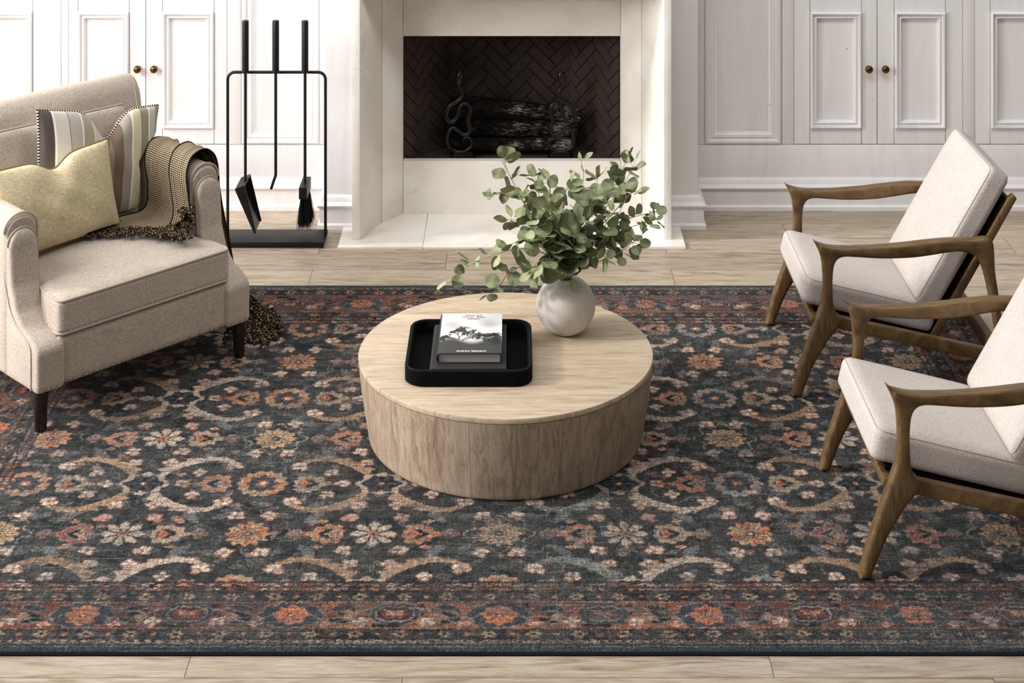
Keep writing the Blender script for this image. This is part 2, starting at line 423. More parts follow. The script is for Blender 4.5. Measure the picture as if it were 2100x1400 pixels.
lamp('overhead_fill', 'AREA', (.6, 5.6, 4.3), (.05, 1, -.72), 82, (1, .98, .955), shape='RECTANGLE', size=3.4, size_y=.9)  # added unseen fill from above, no fixture: evens out the back wall

# ------------------------------------------------------------------ setting
YW = 8.30; TOP = 2.75
wx = lambda px, d=YW: (px-CX)*d/F
wz = lambda py, d=YW: H-(py+HY)*d/F
Geo().add([(-4.2, -1.5, 0), (4.2, -1.5, 0), (4.2, 8.6, 0), (-4.2, 8.6, 0)], [(0, 1, 2, 3)]).build('floor', 'floor', smooth=False, kind='structure')
def sweep(path, prof, name, mat='paint', parent=None):
    """moulding profile (outward, z) swept along a floor path with mitred corners"""
    P = [Vector(p) for p in path]; loops = []
    for i, p in enumerate(P):
        ds = []
        if i: ds.append((p-P[i-1]).normalized())
        if i < len(P)-1: ds.append((P[i+1]-p).normalized())
        ns = [Vector((d.y, -d.x)) for d in ds]; n = sum(ns, Vector((0, 0)))
        n = n.normalized(); n = n/max(.3, n.dot(ns[0]))
        loops.append([(p.x+n.x*o, p.y+n.y*o, z) for o, z in prof])
    return Geo().loft(loops).build(name, mat, parent, kind=None if parent else 'structure')
BASE = [(-.01, 0), (.036, 0), (.036, .019), (.025, .027), (.025, .098), (.034, .104), (.037, .113), (.030, .121), (.018, .128), (.014, .148), (.006, .155), (-.01, .155)]
BH = .904                                                       # half width of the chimney breast
YB = 8.04
sweep([(-4.2, YW), (-BH, YW)], BASE, 'baseboard_left'); sweep([(BH, YW), (4.2, YW)], BASE, 'baseboard_right')
# back wall: flat boards behind the doors, with the plain rail above the baseboard
for s, nm in ((-1, 'wall_left_bay'), (1, 'wall_right_bay')):
    g = Geo(); x0, x1 = sorted((s*BH, s*4.2)); g.box(x0, x1, YW+.02, YW+.10, 0, TOP)
    g.box(x0, x1, YW, YW+.02, .12, wz(297))
    px = [(1432, 1444), (1604, 1628), (1975, 1999), (2346, 2770)] if s > 0 else [(655, 667), (466, 494), (126, 140), (-671, -220)]
    for a, b in px:
        a, b = sorted((wx(a), wx(b)))
        g.box(a, b, YW, YW+.02, wz(296), TOP)
    g.build(nm, 'paint', kind='structure', bevel=(.0025, 2))
def frame_mould(x0, x1, z0, z1, y, prof):
    """moulding that runs round a rectangle: (inset, y offset) rings, mitred corners"""
    loops = [[(x0+i, y+o, z0+i), (x1-i, y+o, z0+i), (x1-i, y+o, z1-i), (x0+i, y+o, z1-i)] for i, o in prof]
    return Geo().loft(loops, caps=False)
PRAISE = [(0, .002), (.001, -.016), (.007, -.022), (.013, -.019), (.018, -.008), (.0235, -.006), (.025, -.012), (.030, -.013), (.034, -.004), (.0345, .003), (.040, .012), (.041, .014)]
def door(i, pa, pb, panel, knob=None):
    g = Geo(); y = YW
    xa, xb = wx(pa)+.0015, wx(pb)-.0015; z0 = wz(296)+.002; z1 = TOP-.02
    pl, pr = wx(panel[0]), wx(panel[1]); g2 = .0022
    rows = [wz(263), wz(24), 1.12, 2.55]
    g.box(xa, pl-g2/2, y, y+.022, z0, z1); g.box(pr+g2/2, xb, y, y+.022, z0, z1)
    for a, b in ((z0, rows[0]), (rows[1], rows[2]), (rows[3], z1)): g.box(pl+g2/2, pr-g2/2, y, y+.022, a, b)
    for a, b in ((rows[0], rows[1]), (rows[2], rows[3])): g.box(pl, pr, y+.014, y+.022, a, b)
    d = g.build(f'door_{i}', 'paint', kind='structure', bevel=(.0015, 1))
    for a, b in ((rows[0], rows[1]), (rows[2], rows[3])):
        frame_mould(pl+.001, pr-.001, a, b, y+.004, PRAISE).build('panel_moulding', 'paint', d)
    if knob is not None:
        kx, kz = wx(knob[0], 8.26), wz(knob[1], 8.26)
        prof = [(.010, 0), (.0105, .003), (.006, .006), (.005, .016), (.009, .020), (.0165, .027), (.0195, .034), (.018, .042), (.011, .048), (.001, .050)]
        k = lathe(prof, 24); k.v = [Vector((kx+p.x, y-p.z, kz+p.y)) for p in k.v]
        k.build('knob', 'aged_brass', d)['label'] = 'small round aged brass knob'
door(1, -45, 126, (-38, 67)); door(2, 140, 299, (160, 265), (281, 143)); door(3, 299, 466, (333, 439), (315, 143))
door(4, 1628, 1799, (1661, 1767), (1783, 143)); door(5, 1799, 1975, (1834, 1939), (1817, 143)); door(6, 1999, 2170, (2031, 2136), (2154, 143)); door(7, 2170, 2346, (2203, 2308), (2188, 143)); door(8, -220, -45, (-210, -105))
BIG = [(0, 0), (.003, -.012), (.012, -.020), (.022, -.020), (.028, -.008), (.034, -.006), (.038, -.012), (.050, -.010), (.058, .004), (.066, .008), (.072, .006)]
for nm, a, b in (('trim_1', 494, 655), ('trim_2', 1444, 1604)):
    x0, x1, z0 = wx(a), wx(b), wz(297)
    g = frame_mould(x0, x1, z0, 2.55, YW+.012, BIG); g.box(x0+.066, x1-.066, YW+.019, YW+.024, z0+.066, 2.49)
    g.build(nm, 'paint', kind='structure')
# chimney breast with its own baseboard
g = Geo()
g.box(-BH, -.70, YB, YW+.02, 0, TOP); g.box(.70, BH, YB, YW+.02, 0, TOP); g.box(-.70, .70, YB, YW+.02, 1.42, TOP)
g.box(-.70, .70, 8.56, 8.60, 0, 1.42)
g.build('wall_chimney_breast', 'paint', kind='structure', bevel=(.003, 2))
sweep([(-BH, YW-.03), (-BH, YB), (-.757, YB)], BASE, 'baseboard_breast_left')
sweep([(.757, YB), (BH, YB), (BH, YW-.03)], BASE, 'baseboard_breast_right')

# ------------------------------------------------------------------ fireplace
fp = thing('fireplace', 'cream marble fireplace with splayed jambs, raised opening and dark herringbone brick firebox', 'fireplace', (0, 8.0, 0))
def fpart(g, name, mat, bevel=(.002, 2), parent=None, smooth=True):
    o = g.build(name, mat, None, smooth=smooth, bevel=bevel); o.data.transform(Matrix.Translation((0, -8.0, 0))); o.parent = parent or fp; return o
HT = .012
g = Geo()
for a, b in ((-.813, -.4158), (-.4142, .4142), (.4158, .813)): g.box(a, b, 7.746, 8.25, 0, HT)
fpart(g, 'hearth_slab', 'marble', (.0012, 1))
xy = lambda a, b, t: (a, b, t)
for s in (-1, 1):
    fpart(Geo().prism([(s*.7546, 7.834), (s*.7177, 7.834), (s*.632, 8.068), (s*.632, 8.20), (s*.7546, 8.20)], xy, HT, 1.60), 'pilaster', 'marble')
    fpart(Geo().prism([(s*.631, 8.0695), (s*.538, 8.191), (s*.538, 8.25), (s*.631, 8.25)], xy, HT, 1.30), 'jamb', 'marble', (.0008, 1))
fpart(Geo().box(-.5365, .5365, 8.191, 8.235, HT, .272), 'lower_panel', 'marble', (.0008, 1))
fpart(Geo().box(-.5365, .5365, 8.191, 8.235, .889, 1.062), 'upper_panel', 'marble', (.0008, 1))
yz = lambda a, b, t: (t, a, b)
fpart(Geo().prism([(8.191, 1.064), (8.068, 1.10), (8.068, 1.30), (8.235, 1.30)], yz, -.631, .631), 'soffit', 'marble', (.0008, 1))
fpart(Geo().prism([(8.068, 1.10), (7.834, 1.17), (7.834, 1.60), (8.068, 1.60)], yz, -.7177, .7177), 'lintel', 'marble')
fpart(Geo().box(-.86, .86, 7.76, 8.05, 1.60, 1.66), 'mantel_shelf', 'marble')
def clip_poly(poly, x0, x1, y0, y1):
    for ax, lim, sg in ((0, x0, 1), (0, x1, -1), (1, y0, 1), (1, y1, -1)):
        out = []
        for i in range(len(poly)):
            a, b = poly[i-1], poly[i]; ia, ib = (a[ax]-lim)*sg >= 0, (b[ax]-lim)*sg >= 0
            if ia != ib:
                t = (lim-a[ax])/(b[ax]-a[ax]); out.append((a[0]+(b[0]-a[0])*t, a[1]+(b[1]-a[1])*t))
            if ib: out.append(b)
        poly = out
        if len(poly) < 3: return []
    return poly
def herringbone(w, h, W=.054, n=3, gap=.0016, phase=(0, 0)):
    L = n*W; out = []; c = math.sqrt(.5)
    for i in range(-40, 41):
        for j in range(-14, 15):
            ox, oy = i*W+j*L, i*W-j*L
            for x0, y0, x1, y1 in ((0, 0, L, W), (0, W, W, W+L)):
                q = [(ox+x0+gap, oy+y0+gap), (ox+x1-gap, oy+y0+gap), (ox+x1-gap, oy+y1-gap), (ox+x0+gap, oy+y1-gap)]
                q = [((a-b)*c+phase[0], (a+b)*c+phase[1]) for a, b in q]
                if max(p[0] for p in q) < 0 or min(p[0] for p in q) > w or max(p[1] for p in q) < 0 or min(p[1] for p in q) > h: continue
                q = clip_poly(q, 0, w, 0, h)
                if len(q) >= 3: out.append(q)
    return out
def brick_wall(name, p0, ax, ay, w, h, nrm, phase=(0, 0)):
    p0, ax, ay, nrm = Vector(p0), Vector(ax).normalized(), Vector(ay).normalized(), Vector(nrm).normalized()
    g = Geo(); P = lambda a, b, t=0: p0+ax*a+ay*b+nrm*t
    g.add([P(0, 0), P(w, 0), P(w, h), P(0, h), P(0, 0, -.03), P(w, 0, -.03), P(w, h, -.03), P(0, h, -.03)], [(0, 1, 2, 3), (7, 6, 5, 4), (0, 4, 5, 1), (1, 5, 6, 2), (2, 6, 7, 3), (3, 7, 4, 0)])
    nm = len(g.f)
    for q in herringbone(w, h, phase=phase):
        cx, cy = sum(p[0] for p in q)/len(q), sum(p[1] for p in q)/len(q); m = len(q)
        top = [P(a+(cx-a)*.03, b+(cy-b)*.03, .005) for a, b in q]
        g.add([P(a, b, .0002) for a, b in q]+top, [tuple(range(m, 2*m))]+[(k, (k+1) % m, m+(k+1) % m, m+k) for k in range(m)])
    o = g.build(name, ['mortar', 'brick'], None, smooth=False, fix=False)
    o.data.polygons.foreach_set('material_index', [0]*nm+[1]*(len(g.f)-nm)); o.data.transform(Matrix.Translation((0, -8, 0))); o.parent = fp; return o
YF, YK, ZF, ZT = 8.2355, 8.49, .262, .96
brick_wall('firebox_back', (-.299, YK, ZF), (1, 0, 0), (0, 0, 1), .598, ZT-ZF, (0, -1, 0), (.299, .02))
sl = math.hypot(.2365, YK-YF)
brick_wall('firebox_side', (-.5365, YF, ZF), (.2365, YK-YF, 0), (0, 0, 1), sl, ZT-ZF, (YK-YF, -.2365, 0), (.1, .01))
brick_wall('firebox_side', (.299, YK, ZF), (.2365, YF-YK, 0), (0, 0, 1), sl, ZT-ZF, (YF-YK, -.2365, 0), (.08, .03))
g = Geo().prism([(-.5365, YF), (.5365, YF), (.299, YK), (-.299, YK)], xy, .245, ZF); fpart(g, 'firebox_floor', 'brick', None)
g = Geo().prism([(-.56, YF), (.56, YF), (.31, YK+.02), (-.31, YK+.02)], xy, ZT, ZT+.03); fpart(g, 'firebox_ceiling', 'mortar', None)

def andiron(mirror, label):
    Y = 8.262; S = 2100/360
    cv = [(430, 62), (428, 95), (425, 135), (415, 190), (410, 240), (428, 300), (452, 350), (445, 405), (390, 455), (310, 505), (268, 580), (268, 650), (305, 695), (350, 690), (395, 630), (418, 545), (450, 490), (505, 480), (548, 530), (545, 610), (522, 690), (545, 770), (525, 840), (470, 850), (400, 800), (335, 770), (290, 825), (272, 910), (300, 1000), (380, 1052), (470, 1055), (550, 1005), (572, 940), (540, 893), (490, 888), (462, 925)]
    rr = [4, 26, 46, 40, 28, 24, 25, 27, 29, 31, 32, 31, 29, 27, 26, 25, 25, 25, 25, 25, 26, 27, 27, 26, 25, 24, 24, 24, 24, 23, 22, 20, 17, 14, 12, 9]
    pts = [(870+(2060-x if mirror else x)/S, 130+y/S) for x, y in cv]
    full = spline([(x, y, r) for (x, y), r in zip(pts, rr)], 6)
    t = thing('andiron', label, 'andiron', (float(at(950 if not mirror else 1149, 325, Y).x), Y, ZF+.0008), 0)
    off = Vector(t.location)
    g = Geo(); g.tube([at(p[0], p[1], Y)-off for p in full], [p[2]/S*Y/F for p in full], 12); g.build('serpent_upright', 'cast_iron', t)
    g = Geo(); g.box(-.062, .062, -.022, .022, 0, .012); g.box(-.05, .05, -.016, .016, .012, .024); g.box(-.045, .045, -.01, .01, .024, .034)
    g.build('base', 'cast_iron', t, bevel=(.002, 2))
    g = Geo(); g.tube([(0, .012, .008), (0, .06, .0085), (0, .14, .0085), (0, .16, .0085)], .006, 8); g.build('log_bar', 'cast_iron', t)
andiron(False, 'black iron serpent andiron at the left end of the stacked logs')
andiron(True, 'black iron serpent andiron at the right end of the stacked logs')
def log(label, a, b, r, bend=0, seed=0):
    a, b = Vector(a), Vector(b); rr = random.Random(seed); L = (b-a).length; mid = (a+b)/2; n, m = 40, 22
    ph = [rr.uniform(0, 6.28) for _ in range(8)]; g = Geo(); loops = []
    for i in range(n+1):
        t = i/n; s = min(1, .82+.18*min(1, min(t, 1-t)*14)); lp = []
        for k in range(m):
            th = 2*math.pi*k/m
            q = r*s*(1+.09*math.sin(3*th+ph[0]+t*2)+.05*math.sin(5*th+ph[1]-3*t)+.05*math.sin(t*17+2*th+ph[2])+rr.uniform(-.05, .05))
            lp.append(Vector(((t-.5)*L, q*math.cos(th), q*math.sin(th)+bend*math.sin(math.pi*t))))
        loops.append(lp)
    g.loft(loops); o = g.build('firewood_log', 'bark', smooth=True); o.location = mid
    o.rotation_euler = (b-a).to_track_quat('X', 'Z').to_euler(); return tag(o, label, 'log', 'charred logs in the firebox')
log('charred log lying at the bottom of the pile behind the andirons', at(922, 295, 8.308), at(1180, 295, 8.308), .031, 0, 1)
log('long thick charred log in the middle of the pile', at(916, 257, 8.372), at(1184, 267, 8.372), .043, .006, 2)
log('charred log slanting down to the right on top of the pile', at(925, 206, 8.335), at(1190, 238, 8.325), .034, .004, 3)

# ------------------------------------------------------------------ fireplace tools
YT = 7.835; tx = lambda px, d=YT: (px-CX)*d/F; tz = lambda py, d=YT: H-(py+HY)*d/F
st = thing('fire_tool_stand', 'black iron fire tool stand, a tall open frame on a low rectangular tray', 'tool stand', (tx(567), YT, 0))
o0 = Vector(st.location)
g = Geo(); xl, xr = tx(455), tx(668.5)
g.box(xl-o0.x, xr-o0.x, 7.752-YT, 7.925-YT, .012, .030); g.build('tray', 'black_iron', st, bevel=(.002, 2))
for a in (xl+.012, xr-.012):
    for b in (7.762, 7.912): Geo().tube([(a-o0.x, b-YT, 0), (a-o0.x, b-YT, .014)], .008, 10).build('foot', 'black_iron', st)
a, b, zt, rc = tx(467)-o0.x, tx(667.5)-o0.x, tz(148), .034
pts = [(a, 0, .028), (a, 0, zt-rc)]+[(a+rc-rc*math.cos(t), 0, zt-rc+rc*math.sin(t)) for t in np.linspace(.2, math.pi/2, 6)]
pts += [(b-rc+rc*math.sin(t), 0, zt-rc+rc*math.cos(t)) for t in np.linspace(0, math.pi/2-.2, 6)]+[(b, 0, zt-rc), (b, 0, .028)]
Geo().tube(pts, .0072, 10).build('frame', 'black_iron', st)
for px in (505, 567, 627): Geo().tube([(tx(px)-o0.x, -.003, zt+.002), (tx(px)-o0.x, -.0088, zt+.002)], .0045, 8).build('peg', 'black_iron', st)
def tool(name, px, label, end):
    t = thing(name, label, 'fire tool', (tx(px), YT-.026, tz(end)), 0, 'fire tools hanging on the stand'); return t
def handle(t, px):
    z0 = t.location.z
    Geo().tube([(0, 0, tz(150, YT-.026)-z0), (0, 0, tz(148, YT-.026)-z0), (0, 0, tz(43.5, YT-.026)-z0), (0, 0, tz(42, YT-.026)-z0)], [.0125, .0165, .0165, .015], 16).build('handle', 'black_iron', t)
t = tool('fire_shovel', 505, 'black ash shovel hanging nearest the armchair on the stand', 469); z0 = t.location.z; handle(t, 505)
zs = tz(366, YT-.026)-z0
Geo().tube([(0, 0, tz(150, YT-.026)-z0), (0, 0, zs+.01), (0, 0, zs), (0, 0, zs-.012)], [.0072, .0072, .011, .011], 10).build('rod', 'black_iron', t)
A, Wd, Ln, Hh = Vector((-.032, -.085, zs-.024)), Vector((.0, .165, 0)), Vector((.090, 0, -.205)), Vector((.044, 0, .016))
g = Geo()
def slab(p, e1, e2, th):
    n = e1.cross(e2).normalized()*th
    q = [p, p+e1, p+e1+e2, p+e2]; g.add(q+[v+n for v in q], [(0, 1, 2, 3), (7, 6, 5, 4), (0, 4, 5, 1), (1, 5, 6, 2), (2, 6, 7, 3), (3, 7, 4, 0)])
slab(A, Wd, Ln, .004); slab(A, Hh, Wd, .004)
for off in (Vector((0, 0, 0)), Wd):
    p = A+off; g.add([p, p+Hh, p+Ln+Hh*.15, p+Ln]+[q+Vector((0, .004 if off.y == 0 else -.004, 0)) for q in (p, p+Hh, p+Ln+Hh*.15, p+Ln)], [(0, 1, 2, 3), (7, 6, 5, 4), (0, 4, 5, 1), (1, 5, 6, 2), (2, 6, 7, 3), (3, 7, 4, 0)])
g.build('scoop', 'black_iron', t, smooth=False)
t = tool('fire_poker', 567, 'black poker with a short bent tip hanging between shovel and brush', 384); z0 = t.location.z; handle(t, 567)
zb = tz(364, YT-.026)-z0
Geo().tube([(0, 0, tz(150, YT-.026)-z0), (0, 0, zb+.015), (-.002, 0, zb+.004), (-.007, 0, zb-.008), (-.021, 0, .003), (-.023, 0, 0)], [.0072, .0072, .0072, .0072, .007, .005], 10).build('rod', 'black_iron', t)
t = tool('hearth_brush', 627, 'black hearth brush with splayed bristles hanging nearest the fireplace', 460); z0 = t.location.z; handle(t, 627)
zb = tz(372, YT-.026)-z0
Geo().tube([(0, 0, tz(150, YT-.026)-z0), (0, 0, zb-.01)], .0072, 10).build('rod', 'black_iron', t)
g = Geo().box(-.020, .018, -.075, .085, zb-.060, zb-.004); g.build('block', 'black_iron', t, bevel=(.002, 1))
g = Geo(); rr = random.Random(5)
for k in range(420):
    x, y = rr.uniform(-.014, .014), rr.uniform(-.06, .07); fx = x*2.1+rr.gauss(0, .006)+.004; zz = rr.uniform(0, .03)
    g.tube([(x, y, zb-.058), ((x+fx)/2, y*1.05, (zb-.058+zz)/2), (fx*1.05, y*1.15+rr.gauss(0, .008), zz)], [.0013, .0011, .0006], 4, caps=False)
g.build('bristles', 'bristle', t, fix=False)
# ------------------------------------------------------------------ rug: knotted colours, one per tuft, worked out on a fine grid
ZR = .010
RX, RHW, RY0, RY1 = -.040, 1.994, 4.652, 7.286
def make_rug():
    st = .0030
    NX, NY = int(2*RHW/st)+1, int((RY1-RY0)/st)+1
    X = np.linspace(RX-RHW, RX+RHW, NX); Y = np.linspace(RY0, RY1, NY); st = X[1]-X[0]; sy = Y[1]-Y[0]
    s3 = lambda *c: np.array([(v/255)**2.2 for v in c])
    NAVY, CHAR, CREAM, TAN, ORG, RUST, GRB, PALE, PINK, BLUE = s3(28, 31, 36), s3(54, 56, 58), s3(206, 184, 164), s3(158, 128, 98), s3(172, 100, 58), s3(112, 58, 46), s3(106, 112, 118), s3(146, 150, 146), s3(194, 150, 130), s3(54, 66, 76)
    def sm(a, k, ax):
        c = np.cumsum(np.concatenate([a.take(range(-k-1, 0), ax), a, a.take(range(k), ax)], ax), ax)
        n = a.shape[ax]; return (c.take(range(2*k+1, 2*k+1+n), ax)-c.take(range(0, n), ax))/(2*k+1)
    def field(kx, ky, rep=2):
        a = rng.random((NY, NX)).astype(np.float32)
        for _ in range(rep):
            if kx: a = sm(a, kx, 1)
            if ky: a = sm(a, ky, 0)
        a -= a.mean(); return a/(a.std()+1e-9)
    img = np.empty((NY, NX, 3)); n0 = np.clip(.5+.32*field(9, 6)+.25*field(2, 2), 0, 1)[..., None]
    n1 = np.clip(.35+.4*field(3, 2, 2), 0, 1)[..., None]; img[:] = NAVY*(1-n0)+CHAR*n0; img += (s3(84, 84, 80)-img)*(n1*.30)
    def put(cx, cy, hw, hh, fn):
        i0, i1 = np.searchsorted(X, (cx-hw, cx+hw)); j0, j1 = np.searchsorted(Y, (cy-hh, cy+hh))
        if i1-i0 < 2 or j1-j0 < 2: return
        u, v = np.meshgrid(X[i0:i1]-cx, Y[j0:j1]-cy); sub = img[j0:j1, i0:i1]
        for m, c in fn(u, v):
            m = np.clip(m, 0, 1)[..., None]; sub += (np.asarray(c)-sub)*m
    A = lambda d: d/st+.5                                       # signed distance (inside > 0) to coverage
    pol = lambda u, v: (np.hypot(u, v), np.arctan2(v, u))
    def petals(R_, n, amp, ph=0): return lambda th: R_*(1+amp*np.cos(n*th+ph))
    def ring_rosette(c1, c2):
        def fn(u, v):
            r, th = pol(u, v); o = petals(.079, 14, .07)(th)
            yield A(o+.004-r), NAVY
            mx = np.clip(.45+.4*np.cos(2*th+1)+.35*np.cos(7*th), 0, 1)[..., None]; yield A(o-r), c1*(1-mx)+c2*mx
            yield A(.0035-abs(r-o))*.4, PALE
            yield A(petals(.050, 8, .16)(th)-r), NAVY
            yield A(petals(.046, 8, .3)(th)-r)*.5, BLUE
            yield A(petals(.018, 6, .2)(th)-r), ORG
            yield A(.007-r), CREAM
        return fn
    def star_rosette(c1, c2, halo=True):
        def fn(u, v):
            r, th = pol(u, v)
            if halo:
                q = np.round(th*16/np.pi/2)
                o = petals(.098, 8, .14)(np.round(th*14)/14); yield A(.0028-abs(r-o))*.75, PALE
            o = petals(.066, 12, .12)(th)
            mx = np.clip(.4+.5*np.sin(4*th+.5), 0, 1)[..., None]; yield A(o-r), c1*(1-mx)+c2*mx
            yield A(.0022-abs(((th*8/np.pi+.5) % 1-.5)*r*.4))*.8*(r > .02)*(r < .056), NAVY
            yield A(.016-r), NAVY; yield A(.008-r), PALE
        return fn
    def cross_ring(u, v):
        r, th = pol(u, v); o = petals(.082, 8, .09)(th); sc = np.clip(1-abs(np.sin(th))*.15, .5, 1)
        yield A(o*sc-r)*.9, CREAM*.62
        yield A(petals(.062, 6, .14)(th)*sc-r), NAVY
        yield A(.02-abs(r-.036))*.5*(np.cos(6*th) > .3), BLUE
        yield A(.013-r), RUST*1.5; yield A(.006-r), CREAM
    def white_rosette(u, v):
        r, th = pol(u, v); o = petals(.064, 8, .16)(th)
        yield A(o-r)*(.6+.4*np.cos(8*th)), CREAM*.62
        yield A(.0035-abs(np.sin(4*th+np.pi/2)*r*.25))*(r > .016), NAVY
        yield A(.016-r), ORG; yield A(.007-r), BLUE
    def palmette(s, c, inner):
        def fn(u, v):
            u = u*s; r, th = pol(u, v)
            tail = A(.008+.006*np.cos((u-.07)*180)-abs(v))*(u > .03)*(u < .125); yield tail, c*.85
            yield A(.011-np.hypot(u-.125, v)), c*.8
            R0 = .052*(1+.22*np.exp(-(th/.5)**2)+.09*np.cos(9*th))*np.where(np.cos(th) < -.75, .8, 1)
            yield A(R0+.0035-r), PALE*.8
            yield A(R0-r), c
            R1 = .033*(1+.35*np.exp(-(th/.35)**2)); yield A(R1-r), GRB*1.15
            R2 = R1-.006; yield A(R2-r), NAVY
            yield A(.019*(1+.3*np.cos(3*th))-np.hypot(u+.008, v)), inner
            yield A(.006-np.hypot(u+.006, v)), RUST
        return fn
    def flower(c, rot, sz=.021):
        def fn(u, v):
            for k in range(4):
                a = rot+(0, 1.25, 2.5, 4.3)[k]; d = np.hypot(u-sz*.8*np.cos(a), (v-sz*.72*np.sin(a))*(1.1, .85, 1.2, .9)[k])
                yield A(sz*.70-d)*.9, ORG*.8 if (k == 3) else (PINK*.55 if k else RUST*1.3)
                yield A(sz*.50-d)*.9, c*(.95, .86, .95, .74)[k]
            yield A(sz*.26-np.hypot(u, v)), GRB
        return fn
    def dia(c, a): 
        def fn(u, v): yield A(a*1.35-(abs(u)+abs(v)*1.6)), PINK; yield A(a-(abs(u)+abs(v)*1.6)), c
        return fn
    def leaf(rot, ln=.034, c=GRB, fill=.35):
        def fn(u, v):
            a, b = u*np.cos(rot)+v*np.sin(rot), -u*np.sin(rot)+v*np.cos(rot); q = .36*ln*(1-(a/ln)**2); 
            yield A(q-abs(b))*fill*.6, c*.75; yield A(.0019-abs(q-abs(b)))*.7*(abs(a) < ln), PALE*.65
        return fn
    def sickle(cx, cy, sx, sv, c, outline=False):
        pts = spline([(.052*sx, .062*sv), (.11*sx, .118*sv), (.19*sx, .158*sv), (.26*sx, .150*sv), (.315*sx, .112*sv)], 12)
        Q = np.array(pts); m = len(Q)-1; tg = np.gradient(Q, axis=0); tg /= np.linalg.norm(tg, axis=1)[:, None]; nm = np.stack([-tg[:, 1], tg[:, 0]], 1)
        nm *= np.sign((nm*[[0, sv]]).sum(1).mean()); ctr = (Q.max(0)+Q.min(0))/2; hf = (Q.max(0)-Q.min(0))/2+.06
        def fn(u, v):
            du, dv = u[..., None]+ctr[0]-Q[:, 0], v[..., None]+ctr[1]-Q[:, 1]; k = np.argmin(du*du+dv*dv, 2)
            du, dv = np.take_along_axis(du, k[..., None], 2)[..., 0], np.take_along_axis(dv, k[..., None], 2)[..., 0]
            s = du*nm[k, 0]+dv*nm[k, 1]; al = np.abs(du*tg[k, 0]+dv*tg[k, 1]); t = k/m
            saw = np.where(t < .70, .35+.65*(1-(t*6.2) % 1)**.8, .6); ow = (.050*(1-t)**.9*saw+.006)*np.clip(t/.05, .3, 1)
            d = np.minimum(np.minimum(ow-s, s+.006+.004*(1-t)), .004-al)
            if outline: yield A(.0020-np.abs(d-.001))*.75, PALE*.9; return
            yield A(d+.0035)*.85, np.where((s > .012)[..., None], RUST*.8, NAVY*.8)
            yield A(d), c; yield A(.0016-np.abs(s-.006))*.35*(t < .8), c*.55
        put(cx+ctr[0], cy+ctr[1], hf[0], hf[1], fn)
    # scattered vine curls and little outlines over the ground
    for k in range(2300):
        cx, cy = rng.uniform(X[0], X[-1]), rng.uniform(Y[0], Y[-1]); r0 = rng.uniform(.012, .05); a0 = rng.uniform(-3.1, 3.1); sp = rng.uniform(.6, 1.6)
        c = (PALE*.8, GRB*.8, TAN*.7, BLUE, CHAR*1.6)[k % 5]
        put(cx, cy, r0+.01, r0+.01, lambda u, v: [(A(.0021-abs(np.hypot(u, v*1.4)-r0))*.6*(np.abs((np.arctan2(v, u)-a0+np.pi) % (2*np.pi)-np.pi) < sp), c)])
    for k in range(700):
        cx, cy, ro = rng.uniform(X[0], X[-1]), rng.uniform(Y[0], Y[-1]), rng.uniform(0, 3.1)
        put(cx, cy, .05, .05, leaf(ro, rng.uniform(.014, .03), (GRB, BLUE, CHAR*1.5)[k % 3], rng.uniform(.1, .5)))
    for k in range(320):
        cx, cy = rng.uniform(X[0], X[-1]), rng.uniform(Y[0], Y[-1]); put(cx, cy, .03, .03, flower((GRB, PALE*.8, TAN)[k % 3]*rng.uniform(.5, .9), rng.uniform(0, 3), rng.uniform(.008, .014)))
    P, Q, x0, yA = .7985, .6265, -.040, 6.204
    for r in range(-3, 3):
        for k in range(-3, 4):
            rx = x0+k*P; ya = yA+r*Q; cxx = rx+P/2
            grey = k > 0
            lc = TAN if (k % 2 == 0) else CREAM*.86
            for cx_, s in ((cxx, 1), (cxx, -1)):
                tone = (TAN*.95, CREAM*.68, TAN*.9, TAN*.85+CREAM*.12)[(k*2+(s > 0)) % 4]
                for sv in (1, -1): sickle(cx_, ya, s, sv, tone, outline=(k == 0 and s < 0))
            put(cxx, ya, .11, .11, cross_ring)
            put(rx, ya, .12, .12, ring_rosette(GRB*1.1 if grey else TAN*1.05, PINK*.75 if grey else ORG))
            put(rx-.150, ya, .16, .11, palmette(-1, ORG if k != 0 else RUST*1.4, TAN)); put(rx+.150, ya, .16, .11, palmette(1, TAN*1.05, ORG))
            for sx in (-1, 1):
                for sv in (-1, 1):
                    put(rx+sx*.115, ya+sv*.115, .06, .06, flower(CREAM, sx*sv*.7+(.5 if sv > 0 else 2.2), .023))
                    put(cxx+sx*.175, ya+sv*.072, .05, .05, flower(CREAM, sx*.4, .019))
                    put(rx+sx*.055, ya+sv*.205, .05, .05, flower(CREAM*.92, -sx*sv*.6, .021))
                    put(rx+sx*.10, ya+sv*.205, .05, .05, leaf(sx*sv*.3, .032))
                    put(rx+sx*.06, ya+sv*.16, .05, .05, leaf(-sx*sv*.5, .020, GRB, .2))
                put(cxx+sx*.130, ya, .05, .05, flower(CREAM, sx*1.2, .019))
                put(cxx+sx*.062, ya+.14, .05, .05, flower(CREAM*.8, .4*sx, .020)); put(cxx+sx*.062, ya-.14, .05, .05, flower(CREAM*.85, .4*sx, .020))
            for sv in (1, -1): put(rx, ya+sv*.125, .05, .05, leaf(0, .026, GRB, .1))
            yb = ya+Q/2
            put(rx, yb, .13, .13, star_rosette(TAN*1.1, ORG*.95 if (k+r) % 2 else TAN*1.2, (k+r) % 2 == 0)); put(cxx, yb, .1, .1, white_rosette)
            c1 = (ORG, ORG*1.1, RUST*1.5)[(k+r) % 3]
            put(cxx-.138, yb, .16, .11, palmette(-1, c1, TAN)); put(cxx+.138, yb, .16, .11, palmette(1, ORG if (k % 2) else TAN, ORG))
